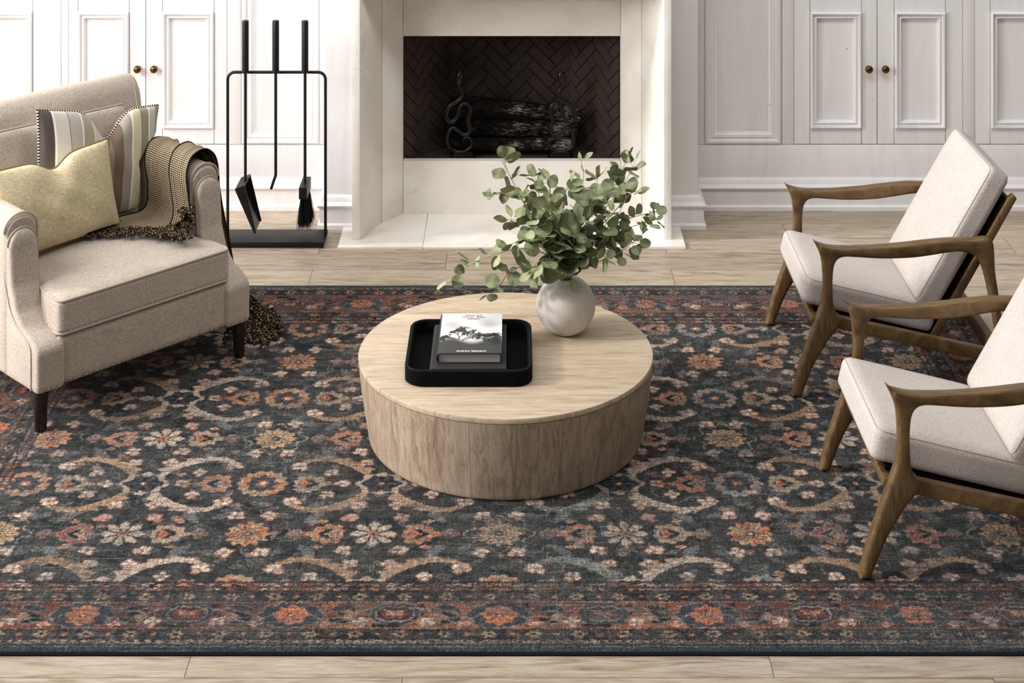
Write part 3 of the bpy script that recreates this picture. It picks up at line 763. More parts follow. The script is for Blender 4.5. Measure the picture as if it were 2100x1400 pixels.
            for sx in (-1, 1):
                put(cxx+sx*.085, yb+.095, .05, .05, flower(PINK*.9, sx*.9, .020)); put(cxx+sx*.085, yb-.095, .05, .05, flower(CREAM*.9, -sx*.9, .021))
                put(cxx+sx*.17, yb+.075, .03, .03, dia(ORG, .014)); put(cxx+sx*.17, yb-.075, .03, .03, dia(ORG*.9, .014))
                put(rx+sx*.155, yb, .05, .05, flower(GRB*.7, .3, .02)); put(rx+sx*.2, yb+.1, .06, .06, leaf(sx*.9, .045, GRB, .5)); put(rx+sx*.2, yb-.1, .06, .06, leaf(-sx*.9, .045, GRB, .5))
    # borders
    XX, YY = np.meshgrid(X, Y)
    canon = [0, .038, .058, .105, .244, .292, .348]
    tf = np.interp(YY-RY0, canon, canon); tb = np.interp(RY1-YY, [0, .028, .048, .108, .292, .34, .414], canon)
    ts = np.interp(np.minimum(XX-X[0], X[-1]-XX), canon, canon)
    big = 9.0; tfy = np.where(YY-RY0 < .42, tf, big); tby = np.where(RY1-YY < .42, tb, big)
    tfy = np.where((tf >= .348), big, tfy); tby = np.where(tb >= .348, big, tby); tsx = np.where(ts >= .348, big, ts)
    t = np.minimum(np.minimum(tfy, tby), tsx); along = np.where(tsx < np.minimum(tfy, tby), YY, XX)
    inb = t < big
    z1 = np.clip(.30+.35*np.sin(along*2.9+1.2)+.35*field(50, 20), 0, 1)[..., None]
    main = RUST*(1-z1)+ORG*.92*z1
    def over(m, c): m = np.clip(m, 0, 1)[..., None]; img[:] = img+(np.asarray(c)-img)*m
    over(inb*.9, np.where(n0 > .5, CHAR*.9, NAVY))
    pat = np.clip(.5+.5*field(7, 5, 2), 0, 1); over(inb*(t > .110)*(t < .240)*(.55+.45*pat), main*.9); vv = np.abs(t-.175-.034*np.sin(along*20.7)); over(inb*A(.0024-vv)*.7, PALE*.6); over(inb*A(.010-np.abs(vv-.02))*(np.sin(along*62) > .1)*.85, NAVY)
    for e in (.040, .106, .110, .240, .2445, .29, .344): over(inb*A(.0016-abs(t-e))*.8, (PALE*.9 if e == .04 else TAN*.9 if e in (.110, .240) else NAVY))
    over(inb*(t < .038), BLUE*.55)
    over(inb*(t < .036)*(t > .012)*A(.002-abs(t-.024))*.3, PALE)
    over(inb*A(.006-abs(t-.049))*(np.sin(along*200+2*field(20, 0)) > -.1)*.5, np.where((np.sin(along*41) > 0)[..., None], PINK*.8, TAN))
    for cen, w_ in ((.306, .006), (.328, .008)):
        over(inb*A(w_-abs(t-cen))*(np.sin(along*(190 if cen < .31 else 120)+3*field(24, 0)) > -.1)*np.clip(.6+.3*field(8, 2), .1, 1), np.where((np.sin(along*33) > .2)[..., None], PINK*.85, np.where((np.sin(along*47) > 0)[..., None], RUST*1.6, ORG)))
    for cen in (.082, .267):
        ph = (along*1/.128) % 1-.5; d = np.hypot(ph*.128, (t-cen)*1.25)
        over(inb*A(.020*(1+.25*np.cos(np.arctan2(t-cen, ph*.128)*6))-d)*.6, TAN*.85); over(inb*A(.008-d), NAVY)
        ph2 = ((along/.128)+.5) % 1-.5; d2 = np.hypot(ph2*.128, (t-cen)*1.3); over(inb*A(.008-d2), ORG)
    def b_rosette(u, v):
        r, th = pol(u, v); yield A(.074*(1+.06*np.cos(12*th))-np.hypot(u*.78, v*1.15)), PALE*.7
        yield A(.071*(1+.06*np.cos(12*th))-np.hypot(u*.78, v*1.15)), BLUE*.75
        o = petals(.047, 8, .12)(th); yield A(o+.002-r), NAVY; yield A(o-r), ORG*1.08
        yield A(.0022-abs(np.sin(4*th)*r*.25))*(r > .014)*.7, RUST; yield A(.011-r), NAVY; yield A(.006-r), PINK
    def b_heart(u, v):
        a = abs(u); o = .052-np.hypot(a*1.0-.018, (v-.006)*1.05)
        yield A(o+.004-.35*np.clip(-v, 0, 1)*a), PALE*.55; yield A(o+.001), BLUE*.6; yield A(.004-abs(o-.014))*.9, PALE*.6; yield A(o-.016), RUST*.9; yield A(.003-abs(o-.024)), NAVY; yield A(.012-np.hypot(a-.012, v-.01)), ORG; yield A(.02-np.hypot(u, (v+.05)*1.5)), NAVY
    def turn(fn, q):
        return lambda u, v: fn(*((u, v), (-v, u), (u, -v), (v, -u))[q])
    S2 = .607
    for cy, q in ((RY0+.1745, 0), (RY1-.200, 2)):
        for k in range(-4, 5):
            cx = -.036+k*S2; put(cx, cy, .11, .075, turn(b_rosette, q)); put(cx+S2/2, cy, .09, .09, turn(b_heart, q))
            for sx in (-1, 1):
                put(cx+sx*.21, cy-.035, .05, .05, flower(CREAM*.95, sx*.5, .019)); put(cx+sx*.15, cy+.035, .06, .05, leaf(sx*.25, .042, BLUE*.7, .9)); put(cx+sx*.14, cy-.028, .06, .05, leaf(-sx*.3, .038, NAVY, .9))
                put(cx+sx*.10, cy-.045, .03, .03, dia(ORG*1.15, .016)); put(cx+sx*.175, cy-.01, .05, .05, flower(TAN, .3, .015))
                put(cx+sx*.18, cy, .14, .07, lambda u, v: [(A(.0022-abs(v-.035*np.sin(u*26*sx)))*.6, PALE)])
    for cx, q in ((X[0]+.1745, 1), (X[-1]-.1745, 3)):
        for k in range(-3, 4):
            cy = 5.969+k*S2; put(cx, cy, .075, .11, turn(b_rosette, q)); put(cx, cy+S2/2, .09, .09, turn(b_heart, q))
            for sx in (-1, 1):
                put(cx+.035, cy+sx*.21, .05, .05, flower(CREAM, sx*.5, .019)); put(cx-.035, cy+sx*.15, .05, .06, leaf(1.5, .042, BLUE*.7, .9)); put(cx+.028, cy+sx*.14, .05, .06, leaf(1.2, .038, NAVY, .9))
    # wear: long weft streaks, shorter warp streaks, blotches, single tufts
    # ragged knots: every tuft takes its colour from a neighbour
    jx = np.clip(np.round(0.55*field(2, 1)+rng.normal(0, .55, (NY, NX))), -2, 2).astype(int); jy = np.clip(np.round(.45*field(1, 2)+rng.normal(0, .45, (NY, NX))), -2, 2).astype(int)
    gy, gx = np.mgrid[0:NY, 0:NX]; img = img[np.clip(gy+jy, 0, NY-1), np.clip(gx+jx, 0, NX-1)]
    hs, vs = field(38, 0, 2), field(0, 30, 2); bl = field(26, 20, 2); hb = field(90, 5, 2)
    wear = np.clip(.26+.21*bl+.16*hb+.17*field(4, 3)+.18*field(1, 1), .02, .88)
    wear = wear+inb*.10; wear = np.clip(wear*np.clip(.8+.35*hs, .3, 1.5), 0, .85)
    g0 = (img.mean(2, keepdims=True)*.30+CHAR*.85); img += (g0-img)*wear[..., None]
    dk = np.clip((hs-.9)*.4, 0, .5)+np.clip((vs-1.15)*.35, 0, .4); img *= (1-np.clip(dk, 0, .6))[..., None]
    lt = np.clip((field(26, 0)-1.25)*.35, 0, .35)+np.clip((field(0, 18)-1.5)*.3, 0, .3); lt *= np.clip(.5+.5*bl, 0, 1)
    img += (PALE*.75-img)*lt[..., None]
    tuft = np.clip(rng.normal(1, .44, (NY, NX, 1)), .35, 1.9); img *= tuft
    sp = rng.random((NY, NX, 1)) > .94; img = np.where(sp, img*.6+PALE*.24, img)
    wl = np.clip(1+.17*field(5, 0, 1)+.15*field(0, 4, 1), .45, 1.8)[..., None]; img *= wl
    lum = img.mean(2, keepdims=True); img = (lum+(img-lum)*.84)*np.array([1.03, 1.0, .955])*.97
    img = np.clip(img, 0, 1)
    me = bpy.data.meshes.new('rug'); nv = NX*NY; nf = (NX-1)*(NY-1)
    co = np.zeros((nv, 3), np.float32); co[:, 0] = XX.ravel(); co[:, 1] = YY.ravel(); co[:, 2] = ZR
    me.vertices.add(nv); me.vertices.foreach_set('co', co.ravel())
    ii = (np.arange(NY-1)[:, None]*NX+np.arange(NX-1)[None, :]).ravel()
    lv = np.stack([ii, ii+1, ii+1+NX, ii+NX], 1).astype(np.int32).ravel()
    me.loops.add(nf*4); me.loops.foreach_set('vertex_index', lv); me.polygons.add(nf)
    me.polygons.foreach_set('loop_start', np.arange(0, nf*4, 4, dtype=np.int32)); me.polygons.foreach_set('loop_total', np.full(nf, 4, np.int32)); me.update(calc_edges=True)
    at_ = me.color_attributes.new('pile', 'FLOAT_COLOR', 'POINT'); at_.data.foreach_set('color', np.concatenate([img.reshape(-1, 3), np.ones((nv, 1))], 1).astype(np.float32).ravel())
    t = NT('knotted_pile', .95, .05); a = t.new('ShaderNodeAttribute', attribute_name='pile')
    n = t.noise(t.coord(), 620, 2, .6); c = t.mix(a.outputs['Color'], t.ramp(n, [(.3, (.62, .62, .62)), (.7, (1.35, 1.35, 1.35))]), 1.0, 'MULTIPLY')
    t.base(c); t.bump(n, .5, .004); t.b.inputs['Sheen Weight'].default_value = .05; t.b.inputs['Sheen Roughness'].default_value = .5; M['pile'] = t.m
    o = link('area_rug', me, 'pile')
    tag(o, 'large worn navy and rust floral rug spread over the oak floor', 'rug')
    g = Geo(); a0, a1, b0, b1 = X[0]-.004, X[-1]+.004, RY0-.005, RY1+.004
    g.loft([[(a0, b0, 0.0005), (a1, b0, .0005), (a1, b1, .0005), (a0, b1, .0005)], [(a0-.001, b0-.001, .005), (a1+.001, b0-.001, .005), (a1+.001, b1+.001, .005), (a0-.001, b1+.001, .005)], [(a0+.004, b0+.005, ZR), (a1-.004, b0+.005, ZR), (a1-.004, b1-.004, ZR), (a0+.004, b1-.004, ZR)]], caps=False)
    g.build('binding', 'rug_binding', o, smooth=False)
make_rug()

# ------------------------------------------------------------------ coffee table and what stands on it
TK = 1.0241; TZ = .30
TC = Vector((-.0215, 5.948, 0))
tb = thing('coffee_table', 'round drum coffee table of whitewashed wood with sides curving in to the rug', 'coffee table', (TC.x, TC.y, ZR))
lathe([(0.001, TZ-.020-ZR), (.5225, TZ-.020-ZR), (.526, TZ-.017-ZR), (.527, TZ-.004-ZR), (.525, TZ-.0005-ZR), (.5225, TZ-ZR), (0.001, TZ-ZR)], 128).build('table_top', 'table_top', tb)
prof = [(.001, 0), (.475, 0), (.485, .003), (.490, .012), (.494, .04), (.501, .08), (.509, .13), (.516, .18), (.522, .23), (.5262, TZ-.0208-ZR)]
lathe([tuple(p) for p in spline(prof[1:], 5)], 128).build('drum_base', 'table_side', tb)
def onto(t):
    """the things on the table were measured for a slightly higher top: bring them to the real one"""
    l = Vector(t.location); t.scale = (TK,)*3; t.location = (l.x*TK, l.y*TK, H-(H-l.z)*TK)
TZ0, TZ = TZ, .36
tr = thing('serving_tray', 'black leather square tray with raised stitched rim on the coffee table', 'tray', (-.145, 5.732, TZ)); onto(tr)
def rr_loop(hx, hy, r, z): return [(a, b, z) for a, b in rrect(hx, hy, r, 8)]
hx = .2145
Geo().loft([rr_loop(hx-.02, hx-.02, .05, .0005), rr_loop(hx-.006, hx-.006, .055, .0005), rr_loop(hx, hx, .06, .006), rr_loop(hx, hx, .06, .050), rr_loop(hx-.003, hx-.003, .057, .0535), rr_loop(hx-.012, hx-.012, .050, .0535), rr_loop(hx-.015, hx-.015, .048, .050), rr_loop(hx-.016, hx-.016, .046, .010), rr_loop(hx-.02, hx-.02, .042, .008)]).build('tray_body', 'leather_pebble', tr)
for rd, z in ((hx-.0075, .0540), (hx-.0045, .0528)):
    lp = rr_loop(rd, rd, .052, z); g = Geo(); n = len(lp); P = []
    for i in range(n):
        a, b = Vector(lp[i]), Vector(lp[(i+1) % n]); m = max(1, int((b-a).length/.006))
        for k in range(m): P.append((a+(b-a)*k/m, a+(b-a)*(k+.62)/m))
    for a, b in P[::1]: g.tube([a, b], .0008, 4)
    g.build('stitching', 'grey_stitch', tr, fix=False)
def book(name, label, x0, x1, y0, y1, z0, z1, cover, rz=0):
    cx, cy = (x0+x1)/2, (y0+y1)/2; t = thing(name, label, 'book', (cx, cy, z0)); onto(t); a, b, h = (x1-x0)/2, (y1-y0)/2, z1-z0; c = .0028
    g = Geo(); g.box(-a+.004, a, -b, b, 0, c); g.box(-a+.004, a, -b, b, h-c, h)
    prof = [(-a+.006, 0), (-a+.001, .002), (-a-.003, h*.3), (-a-.004, h*.5), (-a-.003, h*.7), (-a+.001, h-.002), (-a+.006, h), (-a+.006, h-c), (-a+.003, h-c-.001), (-a+.0005, h*.5), (-a+.003, c+.001), (-a+.006, c)]
    g.prism(prof, lambda p, q, s: (p, s, q), -b, b); g.build('cover', cover, t, bevel=(.0006, 1))
    g = Geo(); g.box(-a+.004, a-.006, -b+.005, b-.005, c, h-c); pg = g.build('page_block', 'page_paper', t, smooth=False)
    return t, a, b, h
book('book', 'large dark grey clothbound book lying in the tray under the white book', -.2735, -.0185, 5.547, 5.905, TZ+.0085, .4095, 'cover_black')
bk, ba, bb, bh = book('book', 'smaller hardback with a pale cover showing a bare black tree, topmost in the tray', -.2505, -.0340, 5.587, 5.917, .41, .444, 'cover_black')
def cover_art():
    NX, NY = 240, 366; X = np.linspace(-ba+.0035, ba-.0002, NX); Y = np.linspace(-bb+.0002, bb-.0002, NY); u, v = np.meshgrid(np.linspace(0, 1, NX), np.linspace(0, 1, NY))
    def blob(cx, cy, sx, sy): return np.exp(-((u-cx)/sx)**2-((v-cy)/sy)**2)
    g = .86-.25*blob(.8, .72, .17, .09)-.16*blob(.17, .72, .16, .09)-.12*blob(.3, .62, .2, .08)-.08*blob(.55, .86, .3, .05)+.05*blob(.1, .5, .2, .1)
    nz = rng.random((NY, NX)); gr = np.clip((.37-v+.05*np.sin(u*9)+.06*blob(.45, .3, .3, .2)*0)/.12, 0, 1); g = g*(1-gr)+(.10+.10*nz)*gr
    img = np.clip(g, 0, 1)
    def stroke(x0, y0, x1, y1, w0, w1, c):
        n = int(max(abs(x1-x0)*NX, abs(y1-y0)*NY)*1.3)+2
        for k in range(n+1):
            t = k/n; x, y, w = (x0+(x1-x0)*t)*NX, (y0+(y1-y0)*t)*NY, (w0+(w1-w0)*t)*NX
            i0, i1, j0, j1 = int(x-w), int(x+w)+2, int(y-w), int(y+w)+2
            if i0 < 0 or j0 < 0 or i1 >= NX or j1 >= NY: continue
            s = img[j0:j1, i0:i1]; np.minimum(s, c+(s*.25 if w < .7 else 0), out=s)
    rr = random.Random(12)
    def grow(x, y, a, l, w, d):
        x1, y1 = x+math.cos(a)*l, y+math.sin(a)*l*.62; stroke(x, y, x1, y1, w, w*.75, .06)
        if d == 0: return
        for _ in range(3 if d in (5, 3) else 2): grow(x1, y1, a+rr.uniform(-.75, .75)+(.12 if math.cos(a) > 0 else -.12)*-1, l*rr.uniform(.62, .86), max(w*.74, .0011), d-1)
    for x, y, a, l in ((.28, .30, 2.3, .09), (.30, .32, 1.5, .12), (.36, .3, 1.1, .12), (.42, .33, .7, .13), (.52, .34, 1.4, .11), (.56, .33, .5, .12), (.68, .33, .9, .09), (.7, .3, .25, .09), (.44, .42, 1.6, .1), (.27, .35, 2.9, .07), (.78, .28, 1.0, .06)): grow(x, y, a, l, .0042, 6)
    for k in range(60): x = rr.uniform(.8, .97); stroke(x, rr.uniform(.18, .3), x+rr.uniform(.0, .06), rr.uniform(.3, .42), .002, .001, .1)
    img = np.clip(img, 0, 1)**1.6
    col = np.stack([img*1.0, img*.99, img*.985, np.ones_like(img)], 2)
    xx, yy = np.meshgrid(X, Y); v_ = np.stack([xx.ravel(), yy.ravel(), np.full(NX*NY, bh+.0004)], 1)
    ii = (np.arange(NY-1)[:, None]*NX+np.arange(NX-1)[None, :]).ravel(); f = np.stack([ii, ii+1, ii+1+NX, ii+NX], 1).tolist()
    me = mesh('dust_jacket', v_, f, False); a = me.color_attributes.new('print', 'FLOAT_COLOR', 'POINT'); a.data.foreach_set('color', col.astype(np.float32).ravel())
    t = NT('printed_jacket', .35, .4); at_ = t.new('ShaderNodeAttribute', attribute_name='print'); t.base(at_.outputs['Color']); M['jacket'] = t.m
    return link('dust_jacket', me, 'jacket', bk)
jk = cover_art(); jk['label'] = 'pale printed jacket with a bare spreading tree on dark ground'
def lettering(txt, mat, cx, cy, width, height, bold=0.0):
    c = bpy.data.curves.new('t', 'FONT'); c.body = txt; c.size = 1; c.align_x = 'CENTER'; c.offset = bold
    o = bpy.data.objects.new('t', c); C.objects.link(o); dg = bpy.context.evaluated_depsgraph_get(); dg.update()
    me = bpy.data.meshes.new_from_object(o.evaluated_get(dg)); bpy.data.objects.remove(o)
    n = len(me.vertices); co = np.empty(n*3, np.float32); me.vertices.foreach_get('co', co); co = co.reshape(-1, 3)
    w_ = co[:, 0].max()-co[:, 0].min(); co[:, 0] = (co[:, 0]-(co[:, 0].max()+co[:, 0].min())/2)*width/w_+cx; co[:, 1] = co[:, 1]*height/.7+cy; co[:, 2] = bh+.0007
    me.vertices.foreach_set('co', co.ravel()); me.update(); me.name = 'lettering'; me.materials.clear(); return link('lettering', me, mat, jk)
lettering('some are', 'ink_black', .006, bb-.0225, .060, .0100, .012)
lettering('sicker', 'ink_red', -.012, bb-.0375, .042, .0100, .012); lettering('than', 'ink_black', .032, bb-.0375, .031, .0100, .012)
lettering('others', 'ink_black', .006, bb-.0525, .043, .0100, .012)
lettering('Andrew Seaward', 'ink_white', .004, -bb+.012, .100, .0115, .02)

TZ = TZ0; VC = Vector((.194*TK, 5.965*TK, TZ))
vs = thing('vase', 'round rough off-white plaster vase with a narrow mouth on the coffee table', 'vase', VC)
pr = [(.001, 0), (.035, 0), (.052, .004), (.080, .026), (.100, .060), (.1065, .092), (.102, .125), (.085, .158), (.060, .182), (.040, .192), (.032, .195), (.027, .193), (.026, .186), (.05, .165), (.06, .12), (.001, .10)]
pr = [(a*TK, b*TK) for a, b in pr]
lathe([tuple(p) for p in spline(pr[1:12], 5)]+pr[12:], 72).build('vase_body', 'vase', vs)

bq = thing('eucalyptus_bouquet', 'loose bouquet of sage green eucalyptus branches standing in the plaster vase', 'plant', VC+Vector((0, 0, .195)))
def bouquet():
    rr = random.Random(21); o = Vector(bq.location)
    # each stem: pixels it runs through, depth shift at its end, leaf size, share of stem that is bare
    stems = [([(1140, 520), (1090, 440), (1045, 360), (1033, 322)], -.02, 1.0, .30), ([(1135, 515), (1095, 455), (1060, 400), (1012, 399)], .05, .95, .35),
             ([(1140, 500), (1110, 420), (1102, 380), (1095, 360)], .10, 1.0, .30), ([(1148, 500), (1130, 430), (1128, 390), (1122, 365)], -.08, 1.0, .28),
             ([(1160, 500), (1155, 440), (1160, 395), (1168, 372)], .02, 1.0, .25), ([(1165, 500), (1180, 430), (1196, 370), (1192, 330)], .12, .7, .40),
             ([(1172, 500), (1200, 440), (1222, 395), (1225, 365)], -.06, 1.1, .28), ([(1175, 505), (1220, 430), (1262, 370), (1285, 330)], .04, 1.05, .35),
             ([(1178, 505), (1230, 440), (1275, 385), (1303, 330)], .10, 1.05, .38), ([(1180, 510), (1240, 455), (1290, 400), (1306, 392)], -.04, 1.05, .35),
             ([(1180, 520), (1240, 470), (1300, 445), (1346, 434)], .02, .85, .35), ([(1180, 520), (1235, 490), (1280, 470), (1345, 450)], -.08, .8, .35),
             ([(1182, 530), (1230, 510), (1280, 497), (1312, 500)], -.02, .85, .35), ([(1190, 545), (1230, 535), (1275, 515), (1318, 480)], -.10, .75, .5),
             ([(1150, 530), (1110, 500), (1075, 490), (1050, 500)], -.06, 1.0, .25), ([(1150, 525), (1110, 480), (1070, 455), (1040, 450)], .06, 1.0, .30),
             ([(1150, 535), (1080, 510), (1020, 520), (960, 545), (915, 578)], -.05, .95, .50), ([(1150, 545), (1090, 548), (1050, 552), (1022, 590), (1000, 606)], -.12, .9, .45),
             ([(1155, 540), (1120, 530), (1095, 545), (1085, 558)], -.12, 1.15, .40), ([(1160, 520), (1150, 480), (1135, 450), (1130, 430)], -.12, 1.2, .15),
             ([(1168, 520), (1180, 480), (1195, 460), (1200, 440)], -.13, 1.25, .15), ([(1165, 530), (1168, 510), (1175, 500), (1178, 480)], -.14, 1.1, .1),
             ([(1175, 535), (1205, 515), (1230, 520), (1245, 530)], -.10, .95, .25), ([(1172, 548), (1172, 560), (1160, 563), (1168, 562)], -.10, 1.0, .2),
             ([(1155, 525), (1135, 490), (1100, 470), (1085, 445)], -.10, 1.1, .2), ([(1178, 530), (1220, 490), (1240, 465), (1250, 430)], -.11, 1.05, .2)]
    for si, (px, dz, ls, bare) in enumerate(stems):
        n = len(px); pts = [VC+Vector((rr.uniform(-.01, .01), rr.uniform(-.01, .01), .115)), VC+Vector(((px[0][0]-1165)*.0002, rr.uniform(-.012, .012), .207))]
        for i, (a, b) in enumerate(px): pts.append(at(a, b, VC.y+dz*((i+1)/n)**.8))
        cur = [Vector(p) for p in spline(pts, 7)]; m = len(cur)
        g = Geo(); g.tube([p-o for p in cur], [.0022*(1-.75*i/m)+.0004 for i in range(m)], 6)
        lg = Geo(); tint = []
        def leaf(base, d, size):
            d = d.normalized(); view = (Vector((0, 0, H))-base).normalized()
            nrm = (view*rr.uniform(.15, 1.0)+Vector((rr.uniform(-1, 1), rr.uniform(-1, 1), rr.uniform(-.3, 1)))*.85).normalized()
            nrm = (nrm-d*nrm.dot(d)); nrm = nrm.normalized() if nrm.length > .05 else d.orthogonal().normalized(); sd = d.cross(nrm)
            K = 18; V = [base]; asp = rr.uniform(.78, 1.02); cup = rr.uniform(-.25, .3); notch = rr.choice([0, .08, .18, .28]); fold = rr.uniform(0, .35)
            L = size*2
            rings = ((.5, .5), (1, 1))
            ctr = base+d*L*.5; V = [ctr]
            for q, _ in rings:
                for k in range(K):
                    a = 2*math.pi*k/K; x = math.cos(a); y = math.sin(a)
                    rad = 1+.05*math.cos(2*a)-notch*math.exp(-((a)/.42)**2)-notch*math.exp(-((a-2*math.pi)/.42)**2)
                    lx, ly = x*rad*q, y*rad*q*asp*(1-.12*x)
                    V.append(base+d*(L*.5*(1+lx))+sd*(L*.5*ly)+nrm*(L*.5*(cup*q*q*.6+fold*abs(ly)*.6+.08*math.sin(3*a)*q)))
            F_ = [(0, 1+k, 1+(k+1) % K) for k in range(K)]+[(1+k, 1+K+k, 1+K+(k+1) % K, 1+(k+1) % K) for k in range(K)]
            lg.add(V, F_)
            v = rr.uniform(.75, 1.2); hue = rr.random(); c = np.array([.185, .210, .108])*(1-hue)+np.array([.285, .310, .170])*hue
            for q in range(len(V)):
                e = 1.0 if q > K else (1.22 if q == 0 else 1.08)
                tint.append((*(np.clip(c*v*e, 0, 1)), 1))
        total = sum((cur[i+1]-cur[i]).length for i in range(m-1)); acc = 0; nxt = bare*total+.12*0; side = 1
        start = max(total*bare+.05, .13)
        for i in range(1, m):
            acc += (cur[i]-cur[i-1]).length
            if acc >= start:
                start = acc+rr.uniform(.019, .032); tdir = (cur[i]-cur[i-1]).normalized(); fr = acc/total
                for sgn in ((side, -side) if rr.random() < .8 else (side,)):
                    ax = tdir.orthogonal().normalized(); ax.rotate(Matrix.Rotation(rr.uniform(0, 6.28), 3, tdir)); dr = (tdir*rr.uniform(.1, .8)+ax*sgn*.95).normalized()
                    pet = rr.uniform(.006, .02); b0 = cur[i]; b1 = b0+dr*pet
                    sz = ls*rr.uniform(.023, .039)*(1.1-.38*fr**2)
                    g.tube([b0-o, b1-o], .0007, 4); leaf(b1-o, dr, sz)
                side = -side
        leaf(cur[-1]-o, (cur[-1]-cur[-2]), ls*rr.uniform(.018, .026))
        b = g.build('branch', 'stem_brown' if si in (3, 17) else 'stem_green', bq, fix=False)
        lo = lg.build('leaves', 'leaf', b, fix=False); at_ = lo.data.color_attributes.new('tint', 'FLOAT_COLOR', 'POINT')
        at_.data.foreach_set('color', np.array(tint, np.float32).ravel())
bouquet()
# ------------------------------------------------------------------ lounge chairs
def lounge_chair(loc, label):
    t = thing('lounge_chair', label, 'armchair', loc, 0, 'matching wooden lounge chairs'); X0, D, zf = loc[0], 6.210, ZR
    cv = lambda px, py: (at(px, py, D).x-1.47, at(px, py, D).z-zf)
    left = [(1624, 812), (1638, 757), (1651, 718), (1663, 684), (1677, 645), (1685, 618), (1688, 590), (1687.5, 560), (1685, 535), (1679, 515), (1668.5, 494)]
    top = [(1668.5, 494), (1679, 499), (1692, 503.5), (1706, 506), (1725, 507), (1752, 507), (1785, 506), (1846, 501), (1907, 494), (1948, 490.5), (1976, 491), (1998, 490.5), (2016, 487.5), (2028, 488.5), (2036, 496), (2039, 515), (2041, 556), (2047.5, 600), (2056, 660), (2068, 740), (2080, 812)]
    inn = [(2066, 812), (2052, 735), (2038, 655), (2026, 592), (2016, 553), (2005, 531), (1990, 520), (1968, 515.5), (1948, 517), (1907, 523.5), (1866, 528.5), (1809, 530), (1752, 527), (1732, 526.5), (1719, 531), (1711, 544), (1708, 570), (1708, 596), (1709.5, 622), (1714, 640), (1723, 650), (1725, 662), (1716, 676), (1702, 692), (1688, 715), (1667, 752), (1643, 812)]
    S_ = lambda q: [tuple(p) for p in spline([cv(*p) for p in q], 4)]
    outl = S_(left)[:-1]+S_(top)+S_(inn)
    for s in (-1, 1):
        bm = round_prism(outl, .0235, .014, lambda a, b, y: Vector((a, s*.325+y, b)), 4, .72)
        zc, xc = cv(0, 560)[1], cv(1900, 0)[0]; zr_ = cv(0, 545)[1]
        # arm above the joints, front leg and rear leg below
        q = cut(bm, (0, 0, zc), (0, 0, 1)); sharp(link('armrest', bm_mesh(q, 'armrest', True), 'walnut', t).data, 50)
        q = cut(bm, (0, 0, zc), (0, 0, -1)); f = cut(q, (xc, 0, 0), (-1, 0, 0)); r_ = cut(q, (xc, 0, 0), (1, 0, 0)); q.free()
        for b, nm in ((f, 'front_leg'), (r_, 'rear_leg')): sharp(link(nm, bm_mesh(b, nm, True), 'walnut_upright', t).data, 50)
        bm.free()
        g = Geo(); y0, y1 = (s*.325-.014, s*.325+.014)
        g.prism([(1.205-1.47, .318-zf), (1.86-1.47, .176-zf), (1.862-1.47, .128-zf), (1.195-1.47, .272-zf)], lambda a, b, y: (a, y, b), y0, y1)
        g.build('side_rail', 'walnut', t, bevel=(.006, 3))
    e = Vector((.494, 0, .869)); bn = Vector((.869, 0, -.494)); sl = Vector((math.cos(R(-13.4)), 0, math.sin(R(-13.4)))); sn = Vector((-sl.z, 0, sl.x))
    L = lambda x, z: Vector((x-1.47, 0, z-zf))
    g = Geo(); p = L(1.098, .331)
    P = lambda a, b, y: tuple(p+sl*a+sn*b+Vector((0, y, 0)))
    for a, b, nm in ((.035, .075, 'front_rail'), (.46, .50, 'cross_rail')):
        Geo().prism([(a, -.016), (b, -.016), (b, -.042), (a, -.042)], P, -.318, .318).build(nm, 'walnut', t, bevel=(.005, 2))
    Geo().prism([(.05, -.002), (.50, -.002), (.50, -.014), (.05, -.014)], P, -.262, .262).build('seat_deck', 'dark_gap', t, smooth=False)
    p2 = L(1.524, .336)+bn*.104
    P2 = lambda a, b, y: tuple(p2+e*a+bn*b+Vector((0, y, 0)))
    for s in (-1, 1):
        Geo().prism([(-.135, .008), (.520, .008), (.545, .018), (.538, .036), (-.135, .036)], P2, s*.262-.017, s*.262+.017).build('back_post', 'walnut_upright', t, bevel=(.004, 2))
    for a in (.05, .18, .31, .42, .50):
        Geo().prism([(a-.022, .012), (a+.022, .012), (a+.022, .026), (a-.022, .026)], P2, -.248, .248).build('back_slat', 'walnut', t, bevel=(.003, 2))
    Geo().prism([(-.128, -.0), (.515, -.0), (.515, .008), (-.128, .008)], P2, -.262, .262).build('back_webbing', 'dark_gap', t, smooth=False)
    Geo().prism([(1.80-1.47, .205-zf), (1.835-1.47, .205-zf), (1.835-1.47, .150-zf), (1.80-1.47, .150-zf)], lambda a, b, y: (a, y, b), -.312, .312).build('rear_stretcher', 'walnut', t, bevel=(.005, 2))
    # cushions
    def cushion(nm, hx, hy, hz, o, ax, nz, r, crown):
        bm = rbox(hx, hy, hz, r, 16, crown); Q = Matrix((ax, (0, 1, 0), nz)).transposed().to_4x4(); Q.translation = o
        bmesh.ops.transform(bm, matrix=Q, verts=bm.verts); c = link(nm, bm_mesh(bm, nm, True), 'boucle', t)
        lp = [Q @ Vector((a, b, hz-r*.30)) for a, b in rrect(hx-r*.24, hy-r*.24, r, 5)]
        g = Geo(); g.tube(lp+[lp[0]], .0016, 6, caps=False); g.build('seam', 'boucle_seam', c)
    lenS = .515
    cushion('seat_cushion', lenS/2, .268, .052, L(1.094, .334)+sl*(lenS/2)+sn*.052, sl, sn, .026, .012)
    lb = .585
    cushion('back_cushion', lb/2, .268, .047, L(1.524, .345)+e*(lb/2)+bn*.049, e, -bn, .026, .012)
    return t
lounge_chair((1.47, 6.547, ZR), 'open-armed walnut lounge chair with grey cushions nearer the fireplace wall')
lounge_chair((1.47, 5.344, ZR), 'open-armed walnut lounge chair with grey cushions nearer the front edge of the rug')

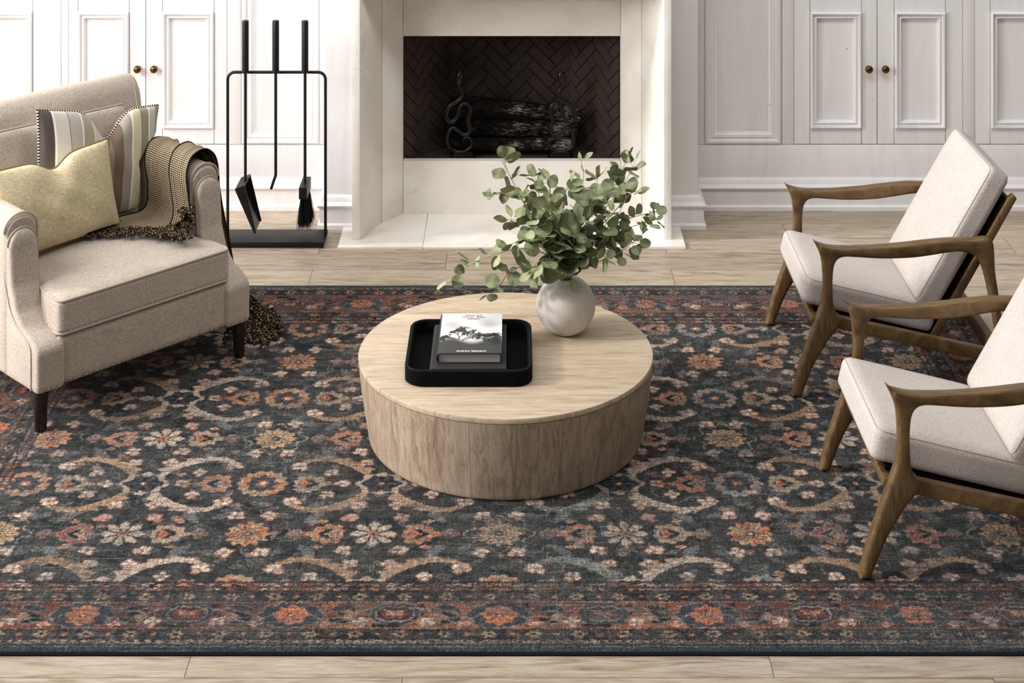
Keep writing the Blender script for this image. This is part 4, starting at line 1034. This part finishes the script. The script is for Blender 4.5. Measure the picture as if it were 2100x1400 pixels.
# ------------------------------------------------------------------ upholstered armchair (local u across, v back, z up)
AO = Vector((-1.361, 6.2335, 0))
ac = thing('upholstered_armchair', 'beige tweed upholstered armchair with piped seams and dark tapered legs', 'armchair', (AO.x, AO.y, 0), R(45))
for u in (-.432, .432):
    for v in (.035, .79):
        k = v > .5; z0 = .0006 if k and u < 0 else ZR+.0008
        Geo().loft([[(u+r*math.cos(2*math.pi*q/20), v+dv+r*math.sin(2*math.pi*q/20), z) for q in range(20)] for z, r, dv in ((z0, .0195, .026*k), (z0+.002, .0205, .025*k), (.06, .0225, .015*k), (.165, .0265, 0))]).build('leg', 'espresso_wood', ac)
Geo().box(-.44, .44, .05, .86, .157, .31).build('base', 'tweed', ac, bevel=(.012, 3))
bm = rbox(.3745, .04, .088, .014, 8); bmesh.ops.translate(bm, verts=bm.verts, vec=(0, .052, .2435)); link('front_rail', bm_mesh(bm, 'front_rail', True), 'tweed', ac)
vf = lambda z: float(np.interp(z, [.15, .30, .318, .335, .36, .405, .49, .60, .64, .69], [0, 0, .012, .045, .107, .152, .186, .196, .198, .206]))
def arm(s):
    uc = s*.408
    loops = []
    for z in list(np.linspace(.157, .62, 40))+[.62+.066*math.sin(a) for a in np.linspace(.12, math.pi/2-.03, 10)]:
        w = .0555 if z <= .62 else .0555*math.sqrt(max(.02, 1-((z-.62)/.067)**2)); f = vf(z)
        if z < .165: w -= .004; f += .004
        top = max(0, (z-.66)/.03); f += .012*top*top
        cx, cy = uc, (f+.30)/2; loops.append([(cx+a, cy+b, z) for a, b in rrect(w, (.30-f)/2, min(.014, w*.8), 4)])
    Geo().loft(loops).build('arm_front', 'tweed', ac)
    loops = []
    for v in [.222, .2235, .228, .236, .25]+list(np.linspace(.28, .83, 18))+[.845, .853, .856]:
        k = 1 - .12*max(0, (.25-v)/.028)**2 - .10*max(0, (v-.83)/.026)**2; rise = .012*(v-.25)/.6
        w, zt = .066*k, .735+rise-(1-k)*.07; sec = []
        for a in np.linspace(0, math.pi, 15): sec.append((uc-s*.004+w*math.cos(a), v, zt-.062+.062*k*math.sin(a)))
        sec += [(uc-s*.004-w, v, .45), (uc-s*.004-w, v, .17), (uc-s*.004+w, v, .17), (uc-s*.004+w, v, .45)]
        loops.append(sec)
    Geo().loft(loops).build('armrest', 'tweed', ac)
    pts = [(uc-s*.004+.0675*math.cos(a), .231, .673+.064*math.sin(a)) for a in np.linspace(0, math.pi, 24)]
    pts = ([(pts[0][0], .231, .40)] if s < 0 else [])+pts+([(pts[-1][0], .231, .40)] if s > 0 else [])
    Geo().tube(pts, .0042, 8).build('piping', 'piping_tweed', ac)
    pts = [(uc+.058*math.cos(a), .216, .628+.060*math.sin(a)) for a in np.linspace(0, math.pi, 24)]
    pts = ([(pts[0][0]-.0015, .198, .47)] if s < 0 else [])+pts+([(pts[-1][0]+.0015, .198, .47)] if s > 0 else [])
    Geo().tube(pts, .0038, 8).build('piping', 'piping_tweed', ac)
    pts = [(uc+s*.057, vf(z)+.046, z) for z in np.linspace(.16, .62, 30)]
    Geo().tube(pts, .0032, 8).build('piping', 'piping_tweed', ac)
    return
arm(-1); arm(1)
# back: reclined slab with a thick rolled border round a sunken panel
def backrest():
    ol = spline([(.655, .40), (.668, .50), (.700, .72), (.735, .90), (.752, .955), (.785, .988), (.83, .992), (.868, .965), (.878, .90), (.872, .60), (.862, .17)], 5)
    ol = [tuple(p) for p in ol]+[(.70, .17), (.66, .30)]
    hw = .432; loops = []
    for a in np.linspace(0, math.pi, 13):
        ins = .030*(1-math.sin(a)); cx, cz = .78, .60
        yy = -(hw-.03)-.03*math.cos(a-math.pi) if False else -math.cos(a)*hw
        if 0 < a < math.pi: yy = math.copysign(hw-.03+.03*abs(math.cos(a)), -math.cos(a)) if abs(math.cos(a)) > 1e-6 else 0
        lp = []
        for v, z in ol:
            dv, dz = cx-v, cz-z; l = math.hypot(dv, dz); lp.append((yy, v+dv/l*ins, z+dz/l*ins))
        loops.append(lp)
    Geo().loft(loops).build('backrest', 'tweed', ac)
    fv = lambda z: float(np.interp(z, [.40, .50, .72, .90, .955], [.655, .668, .700, .735, .752]))
    bm = rbox(.335, .212, .022, .012, 12, .010); ang = math.atan2(.067, .40)
    Q = Matrix.Translation((0, fv(.68)-.004, .68)) @ Matrix.Rotation(math.pi/2-ang, 4, 'X'); bmesh.ops.transform(bm, matrix=Q, verts=bm.verts)
    link('back_panel', bm_mesh(bm, 'back_panel', True), 'tweed', ac)
    pts = [(-.335, z) for z in np.linspace(.47, .885, 8)]+[(-.33, .893)]+[(x, .895) for x in np.linspace(-.32, .32, 8)]+[(.33, .893)]+[(.335, z) for z in np.linspace(.885, .47, 8)]
    Geo().tube([(x, fv(z)-.012, z) for x, z in pts], .0042, 8).build('piping', 'piping_tweed', ac)
    for s in (-1, 1):
        Geo().tube([(s*.405, fv(z)-.001, z) for z in np.linspace(.75, .95, 8)], .0035, 8).build('piping', 'piping_tweed', ac)
backrest()
def wcush(v): return .3725 if v < .13 else (.345 if v > .20 else .3725-(v-.13)/.07*.0275)
def seatfn(c):
    v = c.y+.325; c.x *= wcush(v)/.3725
    if c.z > 0: c.z += .010*min(1, max(0, v/.3))
    return c
bm = rbox(.3725, .318, .063, .020, 22, .026, seatfn); bmesh.ops.translate(bm, verts=bm.verts, vec=(0, .325, .398))
sc_ = link('seat_cushion', bm_mesh(bm, 'seat_cushion', True), 'tweed', ac)
for z in (.4565, .3395):
    lp = []
    for a, b in rrect(.3690, .3145, .024, 6): lp.append((a*wcush(b+.325)/.3725, b+.325, z+(.010*min(1, max(0, (b+.325)/.3)) if z > .4 else 0)))
    n = len(lp); lp2 = []
    for i in range(n):
        p, q = Vector(lp[i]), Vector(lp[(i+1) % n]); m = max(1, int((q-p).length/.03))
        for k in range(m):
            w_ = p+(q-p)*k/m; w_.x = math.copysign(min(abs(w_.x), wcush(w_.y)-.0035), w_.x); lp2.append(w_)
    Geo().tube(lp2+[lp2[0]], .0052, 8, caps=False).build('piping', 'piping_tweed', sc_)
A2W = Matrix.Translation(AO) @ Matrix.Rotation(R(45), 4, 'Z')

# ------------------------------------------------------------------ cushions
seatz = lambda u, v: .463+.026*(1-min(1, abs(u)/.3725)**2.2)*(1-min(1, abs(v-.325)/.318)**2.2)+.010*min(1, max(0, v/.3))
def pillow(name, label, cb, ct, hw, hh, th, mat, cord, tw, dent, pinch, rest, roll=0):
    """knife-edge cushion; cb, ct = centre of lower and upper edge in armchair coordinates"""
    cb, ct = A2W @ Vector(cb), A2W @ Vector(ct); up = (ct-cb).normalized(); xax = (A2W.to_3x3() @ Vector((math.cos(tw), math.sin(tw), 0))).normalized()
    xax = (xax-up*xax.dot(up)).normalized(); nrm = up.cross(xax)*-1
    if roll: q = Matrix.Rotation(roll, 3, nrm); xax = q @ xax; up = q @ up
    t = thing(name, label, 'cushion', cb); cen = (ct-cb)/2
    N = 44; W2A = A2W.inverted()
    def give(q):
        a = W2A @ (q+cb); free = min(1, max(0, (a.z-.69)/.17))**1.3
        lim = .304+free*.3; llim = -.324-.3*min(1, max(0, (a.z-.675)/.05))
        if a.x > lim: a.x = lim+(a.x-lim)*.02
        if a.x < llim: a.x = llim+(a.x-llim)*.02
        bv = float(np.interp(a.z, [.40, .50, .72, .90, .955], [.655, .668, .700, .735, .752]))-.052
        if a.y > bv: a.y = bv+(a.y-bv)*.02
        a.z = max(a.z, seatz(a.x, a.y)+.012, rest if a.x > -.04 else 0)
        return (A2W @ a)-cb
    def pos(a, b):
        x = a*hw*(1-pinch*(1-b*b)); y = b*hh*(1-pinch*(1-a*a)); 
        if b > -1: y -= dent[1]*math.exp(-((a-dent[0])/dent[2])**2)*max(0, (b+.25)/1.25)**2
        return x, y
    def thick(a, b):
        q = max(0, (1-a*a))**.5*max(0, (1-b*b))**.5; d = math.exp(-((a-dent[0])/(dent[2]*.9))**2)*max(0, b)**1.2
        return th*(q**.75)*(1-.35*d)
    g = Geo()
    for sg in (1, -1):
        V = []; U = []; F_ = []
        for j in range(N+1):
            for i in range(N+1):
                a, b = -1+2*i/N, -1+2*j/N; a, b = math.sin(a*math.pi/2)*.35+a*.65, math.sin(b*math.pi/2)*.35+b*.65
                x, y = pos(a, b); w_ = thick(a, b)*sg
                if sg > 0: w_ += .006*math.sin(9*a+3*b)*math.sin(5*b)*(1-a*a)*(1-b*b)
                V.append(give(cen+xax*x+up*y+nrm*w_)); U.append((.5+.5*a, .5+.5*b))
        for j in range(N):
            for i in range(N):
                q = (j*(N+1)+i, j*(N+1)+i+1, (j+1)*(N+1)+i+1, (j+1)*(N+1)+i); F_.append(q if sg > 0 else q[::-1])
        g.add(V, F_, U)
    o = g.build('cushion_cover', mat, t, uv=True, fix=False)
    P = []
    for a, b in [(-1+2*k/N, -1) for k in range(N)]+[(1, -1+2*k/N) for k in range(N)]+[(1-2*k/N, 1) for k in range(N)]+[(-1, 1-2*k/N) for k in range(N)]:
        a, b = math.sin(a*math.pi/2)*.35+a*.65, math.sin(b*math.pi/2)*.35+b*.65; x, y = pos(a, b); P.append(give(cen+xax*x+up*y))
    Geo().tube(P+[P[0]], .0048, 8, caps=False).build('piping', cord, t, uv=True, fix=False)
pillow('striped_cushion', 'satin cushion in taupe, brown and cream stripes leaning on the back of the tweed armchair', (.100, .556, .497), (.172, .640, .930), .298, .222, .066, 'stripes', 'check_cord', .10, (.10, .115, .25), .06, .512)
pillow('cream_cushion', 'plain cream linen lumbar cushion in front of the striped one on the tweed armchair', (-.135, .405, .500), (-.147, .478, .836), .266, .173, .068, 'linen_cream', 'piping_cord', .03, (.02, .045, .22), .06, .530)

# ------------------------------------------------------------------ throw over the far arm
th = thing('throw_blanket', 'dark brown dotted woven throw with twisted fringe draped over the arm nearest the fire tools', 'blanket', A2W @ Vector((.408, .45, 0)), R(45))
TO = Vector((.408, .45, 0))
def cloth(sec, v0, v1, fold, seed, nu=90, nv=26, lift=.0, taper=None):
    """strip that follows a cross-section (u, z) and spans v0..v1 with soft folds; returns grid"""
    rr = random.Random(seed); ph = [rr.uniform(0, 6.28) for _ in range(4)]
    cur = [Vector((p[0], p[1])) for p in spline(sec, 14)]; L = [0]
    for i in range(1, len(cur)): L.append(L[-1]+(cur[i]-cur[i-1]).length)
    g = Geo(); V = []; U = []
    for i in range(nu+1):
        s = L[-1]*i/nu; k = max(1, next((q for q in range(len(L)) if L[q] >= s-1e-9), len(L)-1)); f = (s-L[k-1])/max(1e-9, L[k]-L[k-1]); p = cur[k-1].lerp(cur[k], f)
        tn = (cur[k]-cur[k-1]).normalized(); nr = Vector((-tn.y, tn.x))
        a, b = (v0, v1) if not callable(v0) else (v0(i/nu), v1(i/nu))
        for j in range(nv+1):
            q = j/nv; v = a+(b-a)*q; am = fold(i/nu)*(.5+.5*math.sin(q*13+ph[0]+s*3)+.35*math.sin(q*23+ph[1]-s*5))
            w_ = p+nr*(lift+am); V.append(Vector((w_.x, v, w_.y))-TO); U.append((s, (b-a)*q*1.03))
    F_ = [(i*(nv+1)+j, i*(nv+1)+j+1, (i+1)*(nv+1)+j+1, (i+1)*(nv+1)+j) for i in range(nu) for j in range(nv)]
    g.add(V, F_, U); return g, V
def strands(rows, name, parent, seed, ln=(.060, .100), rad=.0042, spread=.5, floor=None):
    rr = random.Random(seed); g = Geo()
    for p, d in rows:
        d = Vector(d).normalized(); L = rr.uniform(*ln); side = d.cross(Vector((0, 0, 1))).normalized(); pts = []; dd = (d+side*rr.uniform(-spread, spread)).normalized()
        bend = rr.uniform(-.5, .5)*spread
        for k in range(7):
            t = k/6; q = Vector(p)+dd*L*t+side*bend*L*t*t*.8+side*.0035*math.sin(t*18+rr.random())+Vector((0, 0, rr.uniform(.001, .004)))
            if floor is not None: q.z = max(q.z, floor(q))
            pts.append(q)
        g.tube(pts, [rad, rad*1.1, rad*.85, rad*1.12, rad*.85, rad*1.15, rad*.9], 6)
    return g.build(name, 'fringe', parent, fix=False)
# back layer: over the seat, up the arm, over it and down outside
sec1 = [(.01, .508), (.10, .510), (.20, .508), (.275, .506), (.318, .53), (.327, .62), (.333, .70), (.362, .748), (.408, .762), (.455, .750), (.482, .70), (.490, .55), (.512, .35), (.535, .18), (.55, .075)]
ins = lambda t: float(np.interp(t, [0, .16, .30, .45, .60, 1], [.46, .26, .235, .30, .29, .22])); outs = lambda t: float(np.interp(t, [0, .16, .30, .45, 1], [.49, .50, .52, .60, .56]))
def hem(V, nu, nv, parent):
    for j in (0, nv): Geo().tube([V[i*(nv+1)+j]+Vector((0, 0, .001)) for i in range(nu+1)], .0036, 6).build('hem', 'hem_dark', parent)
g, V1 = cloth(sec1, ins, outs, lambda t: .004 if t < .22 else (.008 if t < .5 else .020), 3, 120, 30)
f1 = g.build('woven_cloth', 'throw', th, uv=True); hem(V1, 120, 30, f1)
# front fold lying over the first layer
sec2 = [(.262, .505), (.290, .52), (.309, .56), (.316, .64), (.322, .71), (.355, .764), (.408, .779), (.458, .766), (.492, .71), (.504, .55), (.53, .36), (.556, .17), (.570, .07)]
a2 = lambda t: float(np.interp(t, [0, .15, .35, .5, 1], [.155, .215, .275, .27, .20])); b2 = lambda t: float(np.interp(t, [0, .15, .35, .5, 1], [.275, .335, .40, .43, .40]))
g, V2 = cloth(sec2, a2, b2, lambda t: .005+.012*max(0, t-.4), 8, 110, 16)
f2 = g.build('folded_cloth', 'throw', th, uv=True); hem(V2, 110, 16, f2)
rows = []
rr = random.Random(4)
for k in range(110):                       # fringe along the front edge of the part lying on the seat
    t = k/109; i = int(t*34); p = V1[i*31]; rows.append((p+Vector((rr.uniform(-.01, .01), rr.uniform(-.01, .012), .002)), (-.55, -.85, 0)))
for j in range(17): 
    for _ in range(3): rows.append((V2[j]+Vector((rr.uniform(-.004, .004), rr.uniform(-.006, .006), .002)), (-.45, -.8, 0)))
strands(rows, 'fringe', f1, 2, floor=lambda q: seatz(q.x+TO.x, q.y+TO.y)+.004)
# heap on the floor outside the arm
def heap():
    g = Geo(); N, Mm = 40, 60; V = []; U = []; c0 = Vector((.615, .33))
    def hz(a, r): return ZR+.004+.105*math.exp(-(r/.62)**2.4)*(1+.22*math.sin(3*a+1)+.18*math.sin(7*a+r*6)+.10*math.sin(13*a-r*9))
    for i in range(N+1):
        r = i/N
        for k in range(Mm):
            a = 2*math.pi*k/Mm; rad = r*(1+.10*math.sin(3*a+.6)+.06*math.sin(5*a)); u, v = c0.x+.135*rad*math.cos(a), c0.y+.235*rad*math.sin(a)
            V.append(Vector((u, v, hz(a, r)*(1 if r < .97 else .8)))-TO); U.append((u+.05*math.sin(v*9), v+.04*math.sin(u*14)))
    F_ = [(i*Mm+k, i*Mm+(k+1) % Mm, (i+1)*Mm+(k+1) % Mm, (i+1)*Mm+k) for i in range(N) for k in range(Mm)]
    g.add(V, F_, U); h = g.build('heaped_cloth', 'throw', th, uv=True)
    rows = []; rq = random.Random(9)
    for _ in range(330):
        a = rq.uniform(-2.6, 1.9); r = rq.uniform(.35, 1.0); rad = r*(1+.10*math.sin(3*a+.6)); u, v = c0.x+.135*rad*math.cos(a), c0.y+.235*rad*math.sin(a)
        rows.append((Vector((u, v, hz(a, r)+.004))-TO, (math.cos(a)*.135, math.sin(a)*.235, -.18*(1-r)-.03)))
    strands(rows, 'fringe', h, 6, (.04, .075), .0042, .7, floor=lambda q: ZR+.005)
heap()
